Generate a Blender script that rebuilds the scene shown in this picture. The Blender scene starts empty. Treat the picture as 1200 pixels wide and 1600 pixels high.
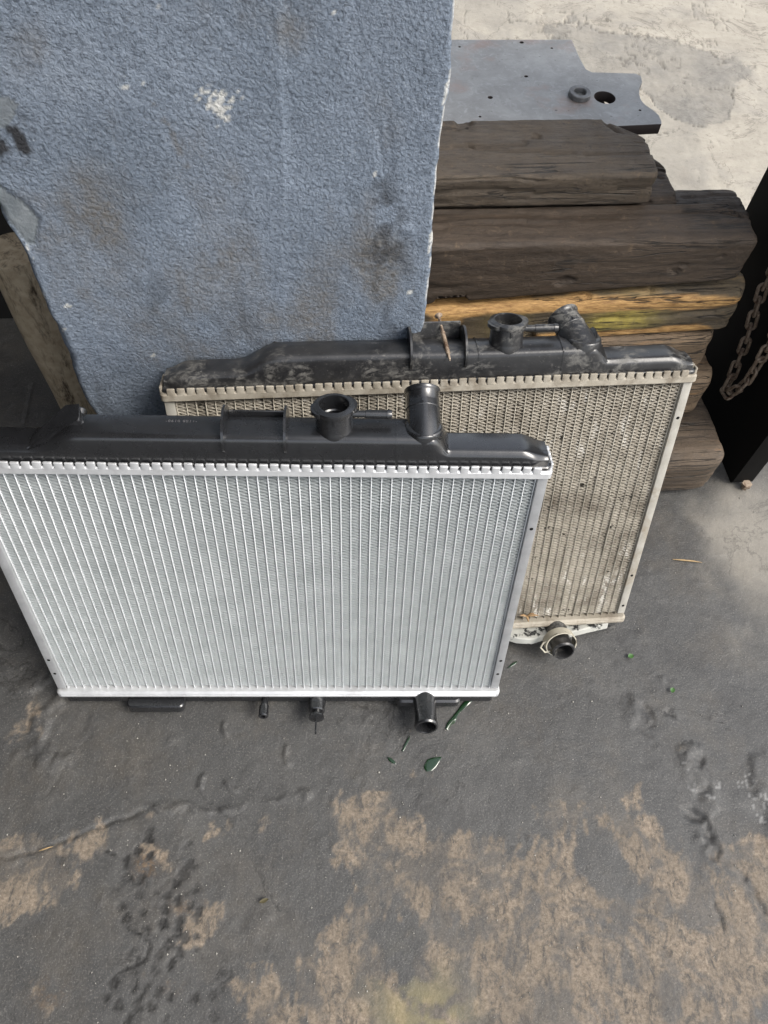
import bpy, bmesh, math, random
import numpy as np
from mathutils import Vector, Matrix
random.seed(7)
scene = bpy.context.scene
COL = scene.collection
R = math.radians

# ------------------------------------------------------------------ camera
H = 1.22
FPX, NX, NY = 1174.738, 551.692, 1539.708          # focal length and nadir vanishing point, from the photograph (1200x1600)
_d = Vector((NX-600, -(NY-800), -FPX)).normalized(); _up = -_d
_f = Vector((0, 0, -1)); _Y = (_f - _f.dot(_up)*_up).normalized(); _X = _Y.cross(_up)
ROT = Matrix((_X, _Y, _up))                          # world = ROT @ cam
CAM = Vector((0, 0, H))
cd = bpy.data.cameras.new('camera'); cam = bpy.data.objects.new('camera', cd); COL.objects.link(cam)
cam.matrix_world = Matrix.Translation(CAM) @ ROT.to_4x4()
cd.sensor_fit = 'VERTICAL'; cd.sensor_height = 32.0; cd.lens = FPX/1600*32.0
cd.clip_start = .02; cd.clip_end = 500
scene.camera = cam
scene.render.resolution_x = 768; scene.render.resolution_y = 1024

# ------------------------------------------------------------------ light
SUN_EL, SUN_AZ = R(50), R(112)                        # azimuth measured from +Y towards +X
w = bpy.data.worlds.new('World'); scene.world = w; w.use_nodes = True
nt = w.node_tree; bg = nt.nodes['Background']
sky = nt.nodes.new('ShaderNodeTexSky'); sky.sky_type = 'NISHITA'; sky.sun_disc = False
sky.sun_elevation = SUN_EL; sky.sun_rotation = SUN_AZ; sky.dust_density = 3.0; sky.air_density = 1.0; sky.ozone_density = .6
hs = nt.nodes.new('ShaderNodeHueSaturation'); hs.inputs['Saturation'].default_value = .42    # thin overcast
nt.links.new(sky.outputs[0], hs.inputs['Color']); nt.links.new(hs.outputs[0], bg.inputs[0]); bg.inputs[1].default_value = .15
sd = bpy.data.lights.new('sun', 'SUN'); sun = bpy.data.objects.new('sun', sd); COL.objects.link(sun)
sd.energy = 1.5; sd.angle = R(28); sd.color = (1, .95, .87)
sv = Vector((math.sin(SUN_AZ)*math.cos(SUN_EL), math.cos(SUN_AZ)*math.cos(SUN_EL), math.sin(SUN_EL)))
sun.rotation_euler = sv.to_track_quat('Z', 'Y').to_euler()
scene.view_settings.view_transform = 'Standard'; scene.view_settings.look = 'None'
scene.view_settings.gamma = 1; scene.view_settings.exposure = .9
scene.view_settings.use_curve_mapping = False

# ------------------------------------------------------------------ frames
YAW = R(7.695)                                       # the pier, the stack and the gate share one direction
U = Vector((math.cos(YAW), math.sin(YAW), 0)); N = Vector((-U.y, U.x, 0))
def W(s, d, z=0): return U*s + N*d + Vector((0, 0, z))
def ray(px, py): return ROT @ Vector((px-600, -(py-800), -FPX))
def floor_at(px, py, z=0):
    r = ray(px, py); return CAM + r*((z-H)/r.z)
def sd_at(px, py, z=None, d=None):                   # point in the stack's frame on a level or on a plane of depth d
    r = ray(px, py); t = (z-H)/r.z if z is not None else (d-CAM.dot(N))/r.dot(N)
    p = CAM + r*t; return p.dot(U), p.dot(N), p.z

# ------------------------------------------------------------------ noise
def _h(ix, iy, seed):
    n = (ix.astype(np.int64)*374761393 + iy.astype(np.int64)*668265263 + seed*1442695041) & 0x7fffffff
    n = ((n ^ (n >> 13))*1274126177) & 0x7fffffff
    return ((n ^ (n >> 16)) & 0xffff)/65535.0
def vn(x, y, seed=0):
    ix = np.floor(x); iy = np.floor(y); fx = x-ix; fy = y-iy
    fx = fx*fx*(3-2*fx); fy = fy*fy*(3-2*fy)
    a = _h(ix, iy, seed); b = _h(ix+1, iy, seed); c = _h(ix, iy+1, seed); d = _h(ix+1, iy+1, seed)
    return (a*(1-fx)+b*fx)*(1-fy)+(c*(1-fx)+d*fx)*fy
def fbm(x, y, seed=0, o=5):
    s = 0; a = .5; t = 0
    for k in range(o):
        s = s+a*vn(x*2**k+k*17.3, y*2**k-k*9.1, seed+k); t += a; a *= .5
    return s/t
def sst(a, b, x):
    t = np.clip((x-a)/(b-a), 0, 1); return t*t*(3-2*t)
def segdist(X, Y, pts):
    D = np.full(X.shape, 1e9)
    for (ax, ay), (bx, by) in zip(pts[:-1], pts[1:]):
        dx, dy = bx-ax, by-ay; L = dx*dx+dy*dy+1e-12
        t = np.clip(((X-ax)*dx+(Y-ay)*dy)/L, 0, 1)
        D = np.minimum(D, np.hypot(X-ax-t*dx, Y-ay-t*dy))
    return D

# ------------------------------------------------------------------ mesh helpers
def mesh(name, V, F, mat=None, parent=None, smooth=None, mats=None):
    me = bpy.data.meshes.new(name); me.from_pydata([tuple(v) for v in V], [], [tuple(f) for f in F]); me.update()
    return link(name, me, mat, parent, smooth)
def link(name, me, mat=None, parent=None, smooth=None):
    if smooth is not None:
        me.shade_smooth()
        if smooth < 180: me.set_sharp_from_angle(angle=R(smooth))
    if mat: me.materials.append(mat)
    o = bpy.data.objects.new(name, me); COL.objects.link(o)
    if parent: o.parent = parent
    return o
def grid_mesh(name, P, mat, parent=None, attrs=None, smooth=180):
    ny, nx = P.shape[:2]
    me = bpy.data.meshes.new(name); me.vertices.add(nx*ny); me.vertices.foreach_set('co', P.reshape(-1).astype(np.float32))
    idx = np.arange(nx*ny).reshape(ny, nx)
    q = np.stack([idx[:-1, :-1], idx[:-1, 1:], idx[1:, 1:], idx[1:, :-1]], -1).reshape(-1)
    nf = len(q)//4
    me.loops.add(len(q)); me.loops.foreach_set('vertex_index', q.astype(np.int32))
    me.polygons.add(nf); me.polygons.foreach_set('loop_start', np.arange(0, nf*4, 4, dtype=np.int32))
    me.update(calc_edges=True); me.validate()
    for k, v in (attrs or {}).items():
        a = me.attributes.new(k, 'FLOAT', 'POINT'); a.data.foreach_set('value', v.reshape(-1).astype(np.float32))
    return link(name, me, mat, parent, smooth)
def tag(o, label=None, cat=None, group=None, kind=None):
    if label: o['label'] = label
    if cat: o['category'] = cat
    if group: o['group'] = group
    if kind: o['kind'] = kind
    return o
def thing(name, label, cat, loc=(0, 0, 0), rot=(0, 0, 0), group=None):
    o = bpy.data.objects.new(name, None); COL.objects.link(o); o.location = loc; o.rotation_euler = rot
    o.empty_display_size = .05
    return tag(o, label, cat, group)
class MB:
    def __init__(s): s.V = []; s.F = []
    def add(s, V, F):
        b = len(s.V); s.V += [tuple(v) for v in V]; s.F += [tuple(b+i for i in f) for f in F]; return s
    def box(s, x0, x1, y0, y1, z0, z1):
        return s.add([(x0,y0,z0),(x1,y0,z0),(x1,y1,z0),(x0,y1,z0),(x0,y0,z1),(x1,y0,z1),(x1,y1,z1),(x0,y1,z1)],
                     [(0,3,2,1),(4,5,6,7),(0,1,5,4),(1,2,6,5),(2,3,7,6),(3,0,4,7)])
    def rprism(s, x0, x1, y0, y1, z0, z1, r=.004, b=.001, n=5):
        """rounded rectangle in plan (x,y), extruded along z, with bevelled rims"""
        def ring(ins, z):
            rr = max(r-ins, .0002); out = []
            for cx, cy, a0 in ((x1-r, y1-r, 0), (x0+r, y1-r, 90), (x0+r, y0+r, 180), (x1-r, y0+r, 270)):
                for k in range(n+1):
                    a = R(a0+90*k/n); out.append((cx+rr*math.cos(a), cy+rr*math.sin(a), z))
            return out
        rings = [ring(b, z0), ring(0, z0+b), ring(0, z1-b), ring(b, z1)]
        m = len(rings[0]); V = sum(rings, []); F = [tuple(range(m-1, -1, -1)), tuple(3*m+i for i in range(m))]
        for k in range(3):
            for i in range(m): j = (i+1) % m; F.append((k*m+i, k*m+j, (k+1)*m+j, (k+1)*m+i))
        return s.add(V, F)
    def sweep(s, path, radii, n=24, caps=(True, True), frame=None, ell=None):
        path = [Vector(p) for p in path]; m = len(path)
        if not hasattr(radii, '__len__'): radii = [radii]*m
        T = []
        for i in range(m):
            a = path[max(i-1, 0)]; b = path[min(i+1, m-1)]; t = (b-a)
            T.append(t.normalized() if t.length > 1e-9 else (T[-1] if T else Vector((0, 0, 1))))
        ref = Vector(frame) if frame else (Vector((0, 0, 1)) if abs(T[0].z) < .9 else Vector((1, 0, 0)))
        x = (ref-ref.dot(T[0])*T[0]).normalized(); V = []
        for i in range(m):
            x = (x-x.dot(T[i])*T[i]).normalized(); y = T[i].cross(x)
            for k in range(n):
                a = 2*math.pi*k/n; V.append(path[i]+radii[i]*(math.cos(a)*x+math.sin(a)*y))
        F = []
        for i in range(m-1):
            for k in range(n): l = (k+1) % n; F.append((i*n+k, i*n+l, (i+1)*n+l, (i+1)*n+k))
        if caps[0]: F.append(tuple(range(n-1, -1, -1)))
        if caps[1]: F.append(tuple((m-1)*n+k for k in range(n)))
        return s.add(V, F)
    def lathe(s, prof, o=(0, 0, 0), axis=(0, 0, 1), n=40, close=False):
        """profile of (radius, height) turned about an axis"""
        o = Vector(o); t = Vector(axis).normalized(); x = t.orthogonal().normalized(); y = t.cross(x); V = []
        for r, h in prof:
            for k in range(n):
                a = 2*math.pi*k/n; V.append(o+t*h+max(r, 1e-5)*(math.cos(a)*x+math.sin(a)*y))
        F = []; m = len(prof)
        for i in range(m-1 if not close else m):
            for k in range(n): l = (k+1) % n; j = (i+1) % m; F.append((i*n+k, i*n+l, j*n+l, j*n+k))
        return s.add(V, F)
    def build(s, name, mat, parent=None, smooth=35):
        return mesh(name, s.V, s.F, mat, parent, smooth)

# ------------------------------------------------------------------ material helpers
class M:
    def __init__(s, name):
        s.m = bpy.data.materials.new(name); s.m.use_nodes = True; s.nt = s.m.node_tree
        s.b = s.nt.nodes['Principled BSDF']; s.tc = s.n('ShaderNodeTexCoord')
    def n(s, t, **k):
        x = s.nt.nodes.new(t)
        for a, v in k.items(): setattr(x, a, v)
        return x
    def L(s, a, b): s.nt.links.new(a, b)
    def set(s, k, v):
        i = s.b.inputs[k]
        if isinstance(v, bpy.types.NodeSocket): s.L(v, i)
        else: i.default_value = v if not (isinstance(v, tuple) and len(v) == 3) else (*v, 1)
        return s
    def coord(s, scale=(1, 1, 1), rot=(0, 0, 0)):
        mp = s.n('ShaderNodeMapping'); mp.inputs['Scale'].default_value = scale; mp.inputs['Rotation'].default_value = rot
        s.L(s.tc.outputs['Object'], mp.inputs[0]); return mp.outputs[0]
    def noise(s, scale, detail=5, rough=.6, dist=0, vec=None, col=False):
        x = s.n('ShaderNodeTexNoise'); x.inputs['Scale'].default_value = scale; x.inputs['Detail'].default_value = detail
        x.inputs['Roughness'].default_value = rough; x.inputs['Distortion'].default_value = dist
        s.L(vec if vec else s.tc.outputs['Object'], x.inputs['Vector']); return x.outputs[1 if col else 0]
    def vor(s, scale, vec=None, feature='F1', out=0, rnd=1):
        x = s.n('ShaderNodeTexVoronoi', feature=feature); x.inputs['Scale'].default_value = scale; x.inputs['Randomness'].default_value = rnd
        s.L(vec if vec else s.tc.outputs['Object'], x.inputs['Vector']); return x.outputs[out]
    def ramp(s, f, stops):
        x = s.n('ShaderNodeValToRGB'); e = x.color_ramp.elements
        while len(e) > len(stops): e.remove(e[-1])
        while len(e) < len(stops): e.new(.5)
        for i, (p, c) in enumerate(stops):
            e[i].position = p; c = (c, c, c) if not isinstance(c, tuple) else c; e[i].color = (*c, 1)
        s.L(f, x.inputs[0]); return x.outputs[0]
    def mix(s, f, a, b, mode='MIX'):
        x = s.n('ShaderNodeMix', data_type='RGBA', blend_type=mode)
        for sock, v in ((x.inputs[0], f), (x.inputs[6], a), (x.inputs[7], b)):
            if isinstance(v, bpy.types.NodeSocket): s.L(v, sock)
            elif isinstance(v, tuple): sock.default_value = (*v, 1)
            else: sock.default_value = v
        return x.outputs[2]
    def math(s, op, a, b=0, clamp=False):
        x = s.n('ShaderNodeMath', operation=op); x.use_clamp = clamp
        for sock, v in ((x.inputs[0], a), (x.inputs[1], b)):
            if isinstance(v, bpy.types.NodeSocket): s.L(v, sock)
            else: sock.default_value = v
        return x.outputs[0]
    def attr(s, name): x = s.n('ShaderNodeAttribute'); x.attribute_name = name; return x.outputs['Fac']
    def bump(s, h, strength=.3, dist=.002, prev=None):
        x = s.n('ShaderNodeBump'); x.inputs['Strength'].default_value = strength; x.inputs['Distance'].default_value = dist
        s.L(h, x.inputs['Height'])
        if prev: s.L(prev, x.inputs['Normal'])
        return x.outputs[0]

# ---- plastics
def m_new_plastic():
    m = M('new_black_plastic')
    m.set('Base Color', m.ramp(m.noise(60), [(.3, (.0095, .0098, .011)), (.7, (.014, .0145, .016))]))
    m.set('Roughness', m.ramp(m.noise(25, 6, .7), [(.3, .22), (.7, .33)])); m.set('Specular IOR Level', .75); m.set('Coat Weight', .6); m.set('Coat Roughness', .2)
    m.set('Normal', m.bump(m.noise(18, 3), .12, .004)); return m.m
def m_old_plastic(amount=.5):
    m = M('dusty_black_plastic')
    a = m.ramp(m.noise(15, 9, .70, .6), [(.48, 0.), (.56, .75), (.70, 1.)])
    a2 = m.ramp(m.noise(95, 9, .8, .8, m.coord((.6, 1, 1))), [(.46, 0.), (.56, 1.)])
    a = m.math('MULTIPLY', a, a2)
    c = m.mix(a, m.ramp(m.noise(40, 6), [(.3, (.012, .012, .013)), (.7, (.030, .030, .031))]), (.145, .14, .128))
    fine = m.ramp(m.noise(330, 3, .6), [(.62, 0.), (.75, 1.)])
    c = m.mix(m.math('MULTIPLY', fine, .35), c, (.22, .21, .19))
    m.set('Base Color', c); m.set('Roughness', m.ramp(a, [(0, .30), (1, .75)])); m.set('Specular IOR Level', .65)
    m.set('Normal', m.bump(m.noise(90, 5), .2, .001)); return m.m
def m_alu(name, c0, c1, rough, metal, dirt=None, damount=(.5, .7), spots=None, dscale=14, painted_glint=None):
    m = M(name)
    c = m.ramp(m.noise(35, 6, .65), [(.3, c0), (.7, c1)])
    if dirt:
        c = m.mix(m.ramp(m.noise(dscale, 7, .7, .4), [(damount[0], 0.), (damount[1], 1.)]), c, dirt)
    if painted_glint: c = m.mix(m.math('MULTIPLY', m.ramp(m.noise(38, 6, .7, .3, m.coord((1.6, 1, .6))), [(.56, 0.), (.63, 1.)]), m.ramp(m.noise(7, 3), [(.46, 0.), (.56, 1.)])), c, painted_glint)  # pale patches paint the glints of bent fins into the colour
    if spots:
        c = m.mix(m.ramp(m.noise(75, 4, .55), [(.67, 0.), (.71, 1.)]), c, spots)
    m.set('Base Color', c); m.set('Metallic', metal)
    m.set('Roughness', m.ramp(m.noise(50, 5), [(.3, rough-.08), (.7, rough+.08)]))
    m.set('Normal', m.bump(m.noise(140, 5), .15, .001)); return m.m
PL_NEW = m_new_plastic(); PL_OLD = m_old_plastic()
AL_HEAD = m_alu('new_aluminium_header', (.58, .59, .60), (.74, .75, .76), .42, .45, (.42, .42, .42), (.55, .8))
AL_FIN = m_alu('new_aluminium_fin', (.56, .60, .61), (.70, .735, .745), .42, .5)
AL_TUBE = m_alu('new_aluminium_tube', (.66, .68, .69), (.78, .80, .81), .4, .35)
AL_SIDE = m_alu('new_aluminium_side', (.42, .43, .44), (.56, .57, .58), .45, .55)
OLD_HEAD = m_alu('dusty_header', (.30, .27, .215), (.43, .395, .33), .75, .1, (.16, .13, .095), (.48, .70), None, 26)
OLD_FIN = m_alu('dusty_fin', (.38, .345, .285), (.56, .52, .445), .7, .15, (.15, .125, .095), (.50, .72), (.03, .026, .02), 11, (.78, .76, .71))
OLD_TUBE = m_alu('dusty_tube', (.36, .33, .27), (.50, .47, .40), .7, .2, (.15, .125, .095), (.48, .72))
OLD_SIDE = m_alu('dusty_side', (.38, .36, .31), (.52, .50, .45), .6, .25, (.30, .25, .18), (.52, .68))
def m_plain(name, c, rough=.6, metal=0, bump=.15, bs=120, var=.75):
    m = M(name); c2 = tuple(x*var for x in c)
    m.set('Base Color', m.ramp(m.noise(bs*.4, 6, .7), [(.3, c2), (.7, c)])); m.set('Roughness', rough); m.set('Metallic', metal)
    if max(c) < .03: m.set('Specular IOR Level', .15)
    m.set('Normal', m.bump(m.noise(bs, 5), bump, .0015)); return m.m
HOLE_DISC = m_plain('hole_disc_black', (.012, .012, .012), .8)
CLAMP = m_alu('dirty_clamp', (.42, .39, .31), (.56, .53, .44), .6, .2, (.14, .12, .09), (.55, .66), None, 60)
RUST = m_alu('rusty_steel', (.24, .18, .13), (.42, .34, .26), .65, .35, (.10, .055, .03), (.45, .65), None, 90)
MUD = m_alu('dried_mud_on_plastic', (.36, .36, .33), (.46, .46, .42), .85, 0, (.015, .015, .015), (.55, .60), None, 55)

# ------------------------------------------------------------------ the floor and the yard
def axis_coords(lo, hi, step, far0, far1, g=1.12):
    a = list(np.arange(lo, hi+1e-6, step)); s = step; x = hi
    while x < far1: s *= (1.006 if x < 3.05 and hi > 1.1 or x < 1.5 else 1.03 if x < 4.5 else 1.2); x += s; a.append(x)
    s = step; x = lo; b = []
    while x > far0: s *= (1.04 if x > -1.6 else 1.2); x -= s; b.append(x)
    return np.array(b[::-1]+a)
def gauss_sum(X, Y, L):
    S = np.zeros_like(X)
    for px, py, r, a in L:
        p = floor_at(px, py); S += a*np.exp(-((X-p.x)**2+(Y-p.y)**2)/(r*r))
    return S
def fl(pts): return [tuple(floor_at(*p)[:2]) for p in pts]
def crop(pts, ox, oy, k=2.0): return [(ox+x/k, oy+y/k) for x, y in pts]
def build_floor():
    xs = axis_coords(-.75, 1.0, .0034, -60, 60); ys = axis_coords(-.18, 1.15, .0034, -40, 90)
    X, Y = np.meshgrid(xs, ys)
    near = sst(3.5, 1.2, np.hypot(X, Y-.5))
    wx = X+.02*(fbm(X*14, Y*14, 5)-.5); wy = Y+.02*(fbm(X*14+40, Y*14, 6)-.5)
    Z = .012*(fbm(X*2.2, Y*2.2, 1)-.5)*sst(.62, .35, Y+.2*X)*0
    # lumps of grime trodden into the slab
    l1 = fbm(wx*22, wy*22, 11, 4)
    Z = Z+.0016*sst(.62, .78, l1)*fbm(X*120, Y*120, 13, 2)+.0010*(fbm(wx*90, wy*90, 12, 4)-.5)
    # --- tan bare concrete showing through grime
    dens = gauss_sum(X, Y, [(1120,1560,.17,.75),(930,1500,.15,.62),(800,1430,.11,.55),(700,1370,.09,.55),(620,1320,.06,.5),(560,1265,.04,.62),
        (540,1330,.04,.40),(345,1295,.030,.55),(420,1285,.03,.35),(235,1275,.02,.45),(60,1365,.06,.6),(10,1390,.06,.5),(150,1310,.03,.55),(250,1345,.03,.55),
        (300,1450,.04,.65),(340,1420,.03,.4),(60,1570,.05,.4),(40,1520,.04,.35),(430,1590,.07,.6),(380,1540,.03,.5),(700,1590,.12,.7),(1150,1370,.05,.45),(1000,1320,.04,.5),
        (880,1270,.03,.55),(980,1245,.02,.45),(1190,1330,.03,.45),(1185,1480,.08,.45),(530,1560,.05,.6),(540,1450,.04,.5),(455,1430,.02,.4),(900,1180,.02,.22),
        (60,1105,.04,.30),(150,1140,.03,.25),(600,1180,.02,.2),(1060,1160,.02,.25),(20,1330,.03,.3),(820,1540,.12,.3)])
    dens -= gauss_sum(X, Y, [(960,1365,.035,.55),(930,1330,.025,.35),(430,1380,.05,.5),(230,1390,.02,.4),(690,1440,.03,.3),(800,1330,.03,.4),(110,1480,.05,.3),(640,1470,.04,.25),(790,1580,.03,.35),(1140,1400,.03,.3),(1110,1470,.02,.3)])
    n1 = fbm(wx*11, wy*13, 21, 6); n2 = fbm(wx*60, wy*46, 22, 4)
    n3 = fbm(X*150, Y*120, 23, 3); stk = fbm(wx*95+30*fbm(X*5, Y*5, 25), wy*24, 26, 4)
    tan = sst(.84, 1.02, dens*.95+.75*n1+.55*(n2-.5)+.30*(n3-.5)+.45*(stk-.5)+.08)
    tan *= .25+.75*sst(.34, .58, fbm(wx*34+7, wy*26, 24, 5)+.5*(stk-.5))
    # boot and tyre swirls rubbed through the tan dust
    for (cx, cy, ra, rb, w0) in ((930,1500,.045,.10,.0035),(880,1450,.03,.07,.003),(720,1390,.03,.07,.003),(1010,1450,.02,.05,.003)):
        c = floor_at(cx, cy); rr = np.hypot((X-c.x), (Y-c.y)*1.5)+.012*(fbm(X*20, Y*20, 33)-.5)
        an = np.arctan2(Y-c.y, X-c.x)
        m = (rr > ra)*(rr < rb)*sst(.15, .6, np.sin(an*1.0+.6))
        tan *= 1-.55*m*sst(.2, .75, np.sin(rr/w0)*.5+.5)*sst(.35, .6, fbm(X*30, Y*30, 34))
    # --- pale yard beyond the shed line and the worn pale patch by the gate
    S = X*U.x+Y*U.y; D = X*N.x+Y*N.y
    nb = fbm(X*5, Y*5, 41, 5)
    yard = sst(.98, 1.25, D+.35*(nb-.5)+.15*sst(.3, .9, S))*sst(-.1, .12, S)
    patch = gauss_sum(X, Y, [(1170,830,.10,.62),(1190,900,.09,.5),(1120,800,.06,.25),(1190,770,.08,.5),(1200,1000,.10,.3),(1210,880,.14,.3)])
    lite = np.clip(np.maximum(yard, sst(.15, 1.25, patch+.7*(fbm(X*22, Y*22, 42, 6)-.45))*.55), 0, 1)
    # --- grey skin left on the yard, with a broken step at its edge
    p1 = floor_at(1085, 165); p2 = floor_at(950, 90); p3 = floor_at(830, 20); p4 = floor_at(1130, 100)
    gd = (1.0*np.exp(-(((X-p1.x)/.14)**2+((Y-p1.y)/.12)**2))+.85*np.exp(-(((X-p2.x)/.22)**2+((Y-p2.y)/.16)**2))
          +.5*np.exp(-(((X-p4.x)/.35)**2+((Y-p4.y)/.25)**2))+.45*np.exp(-(((X-p3.x)/.25)**2+((Y-p3.y)/.2)**2)))
    gn = gd+.7*(fbm(X*6+3, Y*6, 51, 6)-.5)
    gf = gn+.16*(fbm(X*40, Y*40, 56, 4)-.5); grey = sst(.54, .57, gf)*yard*(.35+.5*fbm(X*13, Y*13, 57, 4)); crk = np.exp(-((gf-.555)/.010)**2)*sst(.35, .55, fbm(X*9, Y*9, 58, 3))*yard
    crk = np.maximum(crk, yard*np.exp(-((fbm(X*4, Y*4, 59, 6)-.5)/.0035)**2)*sst(.45, .6, fbm(X*3, Y*3, 62, 2))*.8)
    far_g = sst(.5, .62, fbm(X*3+9, Y*2.5, 52, 6))*yard*.35
    Z = Z-.005*grey*sst(.35, .7, fbm(X*16, Y*16, 53, 5))
    Z = Z-.0035*crk
    # --- broken gouges on the right, hairline crack and trowel ridge on the left
    def groove(pts, wd, dp, seed, jit=.012):
        d = segdist(X+jit*(fbm(X*40, Y*40, seed, 4)-.5)*2, Y+jit*(fbm(X*40+9, Y*40, seed+1, 4)-.5)*2, fl(pts))
        return dp*sst(wd, wd*.2, d)
    rough = groove([(1095,1180),(1105,1215),(1096,1245)], .010, .007, 61)+groove([(1075,1270),(1110,1300),(1118,1330)], .013, .010, 63)\
        + groove([(1150,1360),(1185,1400),(1200,1430)], .008, .005, 65)+groove([(1120,1420),(1135,1470)], .006, .004, 66)+groove([(955,1280),(972,1300)], .006, .004, 67)\
        + groove([(1005,1105),(1020,1120),(1010,1150),(1035,1170)], .008, .004, 68)+groove([(1045,1110),(1050,1125)], .006, .004, 69)
    Z = Z-rough*.8*sst(.32, .62, fbm(X*55, Y*48, 60, 4))
    rim = groove([(1085,1180),(1090,1215),(1084,1250),(1100,1290),(1108,1350)], .022, .004, 71, .02)
    Z = Z+rim*sst(.4, .7, fbm(X*30, Y*30, 72, 4))
    Z = Z+groove([(430-210,1262),(290,1265),(340,1268),(400,1255),(480,1240)], .009, .0035, 73, .016)*sst(.35, .7, fbm(X*45, Y*45, 74, 4))
    Z = Z-groove([(-20,1348),(45,1328),(90,1320),(130,1300),(230,1262)], .0035, .0030, 75, .008)
    Z = Z-groove([(75,1240),(110,1185),(140,1150)], .0016, .0015, 76, .004)
    Z = Z-groove([(50,600),(37,662)], .004, .004, 77, .0)-groove([(455,1300),(800,1560)], .0012, .0006, 78, .01)
    Z = Z+groove([(350,1225),(372,1232)], .006, .003, 79)+groove([(320,1215),(318,1232)], .006, .003, 80)+groove([(352,1136),(356,1142)], .007, .004, 81)+groove([(452,1165),(454,1195)], .006, .003, 82)
    Z = Z+.004*sst(.60, .75, fbm(X*19+4, Y*15, 85, 5))*sst(.25, .6, gauss_sum(X, Y, [(1060,1100,.10,1),(1180,1250,.08,1),(60,1130,.09,1),(600,1160,.06,.8),(220,1150,.06,.6)]))
    # --- tread prints, pressed in and oily
    lug = [(430,500),(470,515),(440,590),(435,635),(550,600),(555,655),(595,670),(510,725),(395,712),(445,690),(460,745),(560,720),(553,750),(577,770),(525,790),
           (560,815),(535,850),(485,870),(495,825),(420,895),(415,925),(450,930),(495,938),(355,910),(330,955),(370,980),(470,985),(400,1025),(530,955),(685,885),
           (690,925),(665,950),(605,960),(715,885),(570,565),(520,640),(590,540),(610,620),(620,690),(400,580),(380,670),(395,530),(430,965),(430,990),(665,1015),(465,440),(463,465),(575,575),(515,680)]
    oil = np.zeros_like(X)
    rr = random.Random(3)
    for (cx, cy) in lug:
        p = floor_at(cx/2, 1080+cy/2); a = rr.uniform(-.9, .9); sx = rr.uniform(.0048, .0072); sy = rr.uniform(.0055, .0085)
        dx = X-p.x; dy = Y-p.y; msk = (abs(dx) < .03)*(abs(dy) < .03)
        u = dx*math.cos(a)+dy*math.sin(a); v = -dx*math.sin(a)+dy*math.cos(a)
        e = (abs(u)/sx)**3.5+(abs(v)/sy)**3.5+1.1*(vn(X*220, Y*220, 91)-.5)
        oil = np.maximum(oil, msk*sst(1.2, .85, e)*rr.uniform(.65, 1))
    for pts, wd in (([(395,740),(440,762),(465,785),(466,805),(455,835),(430,858),(385,872),(350,895)], .0022), ([(330,500),(370,518)], .0014), ([(430,830),(425,855),(390,866)], .0016)):
        oil = np.maximum(oil, sst(wd*1.5, wd*.5, segdist(X+.003*(vn(X*90, Y*90, 92)-.5), Y, fl(crop(pts, 0, 1080)))))
    for i in range(30):                                    # fainter lugs between the deep ones
        cx, cy = rr.uniform(370, 640), rr.uniform(470, 900)
        if i > 28: cx, cy = rr.uniform(300, 620), rr.uniform(880, 1050)
        p = floor_at(cx/2, 1080+cy/2); a = rr.uniform(-.5, .5); q = np.maximum(abs((X-p.x)*math.cos(a)+(Y-p.y)*math.sin(a))/.0042, abs(-(X-p.x)*math.sin(a)+(Y-p.y)*math.cos(a))/.0034)
        oil = np.maximum(oil, sst(1.15, .8, q+.5*(vn(X*240, Y*240, 94)-.5))*rr.uniform(.3, .7))
    oil = oil*(.35+.65*sst(.2, .42, fbm(X*150, Y*150, 96, 3)))
    Z = Z-.0012*oil
    tan = tan*(1-.9*oil)
    # --- pale dusty tread marks on the right
    wh = np.zeros_like(X)
    for cx, cy in ((1115,293),(1143,290),(1150,328),(1166,330),(1163,363),(1195,362),(1185,400),(1020,325),(1040,293),(985,300),(942,236),(960,300),(1138,268),(1005,318),(1195,330),(1172,395)):
        p = floor_at(600+cx/2, 1080+cy/2); q = np.maximum(abs(X-p.x), abs(Y-p.y)*.95)
        wh = np.maximum(wh, sst(.0016, .0004, abs(q-.0042))*.8*sst(.3, .55, vn(X*300, Y*300, 95)))
    wh = np.maximum(wh, .25*lite*0)
    yel = gauss_sum(X, Y, [(640,1585,.05,1.0),(690,1590,.04,.7)])*sst(.4, .6, fbm(X*40, Y*40, 99, 4))
    rust = gauss_sum(X, Y, [(230,1350,.018,1.0),(285,1440,.015,.9),(270,1535,.012,.7),(75,1555,.02,.6),(290,1400,.02,.6)])*sst(.42, .6, fbm(X*50, Y*50, 98, 4))
    lite = np.clip(lite, 0, 1); gr = np.clip(grey+far_g, 0, 1)
    P = np.stack([X, Y, Z], -1)
    return grid_mesh('ground', P, None, None, dict(crk=crk, tan=tan, lite=lite, grey=gr, oil=oil, wh=wh, yel=np.clip(yel, 0, 1), rust=np.clip(rust, 0, 1)))
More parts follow.
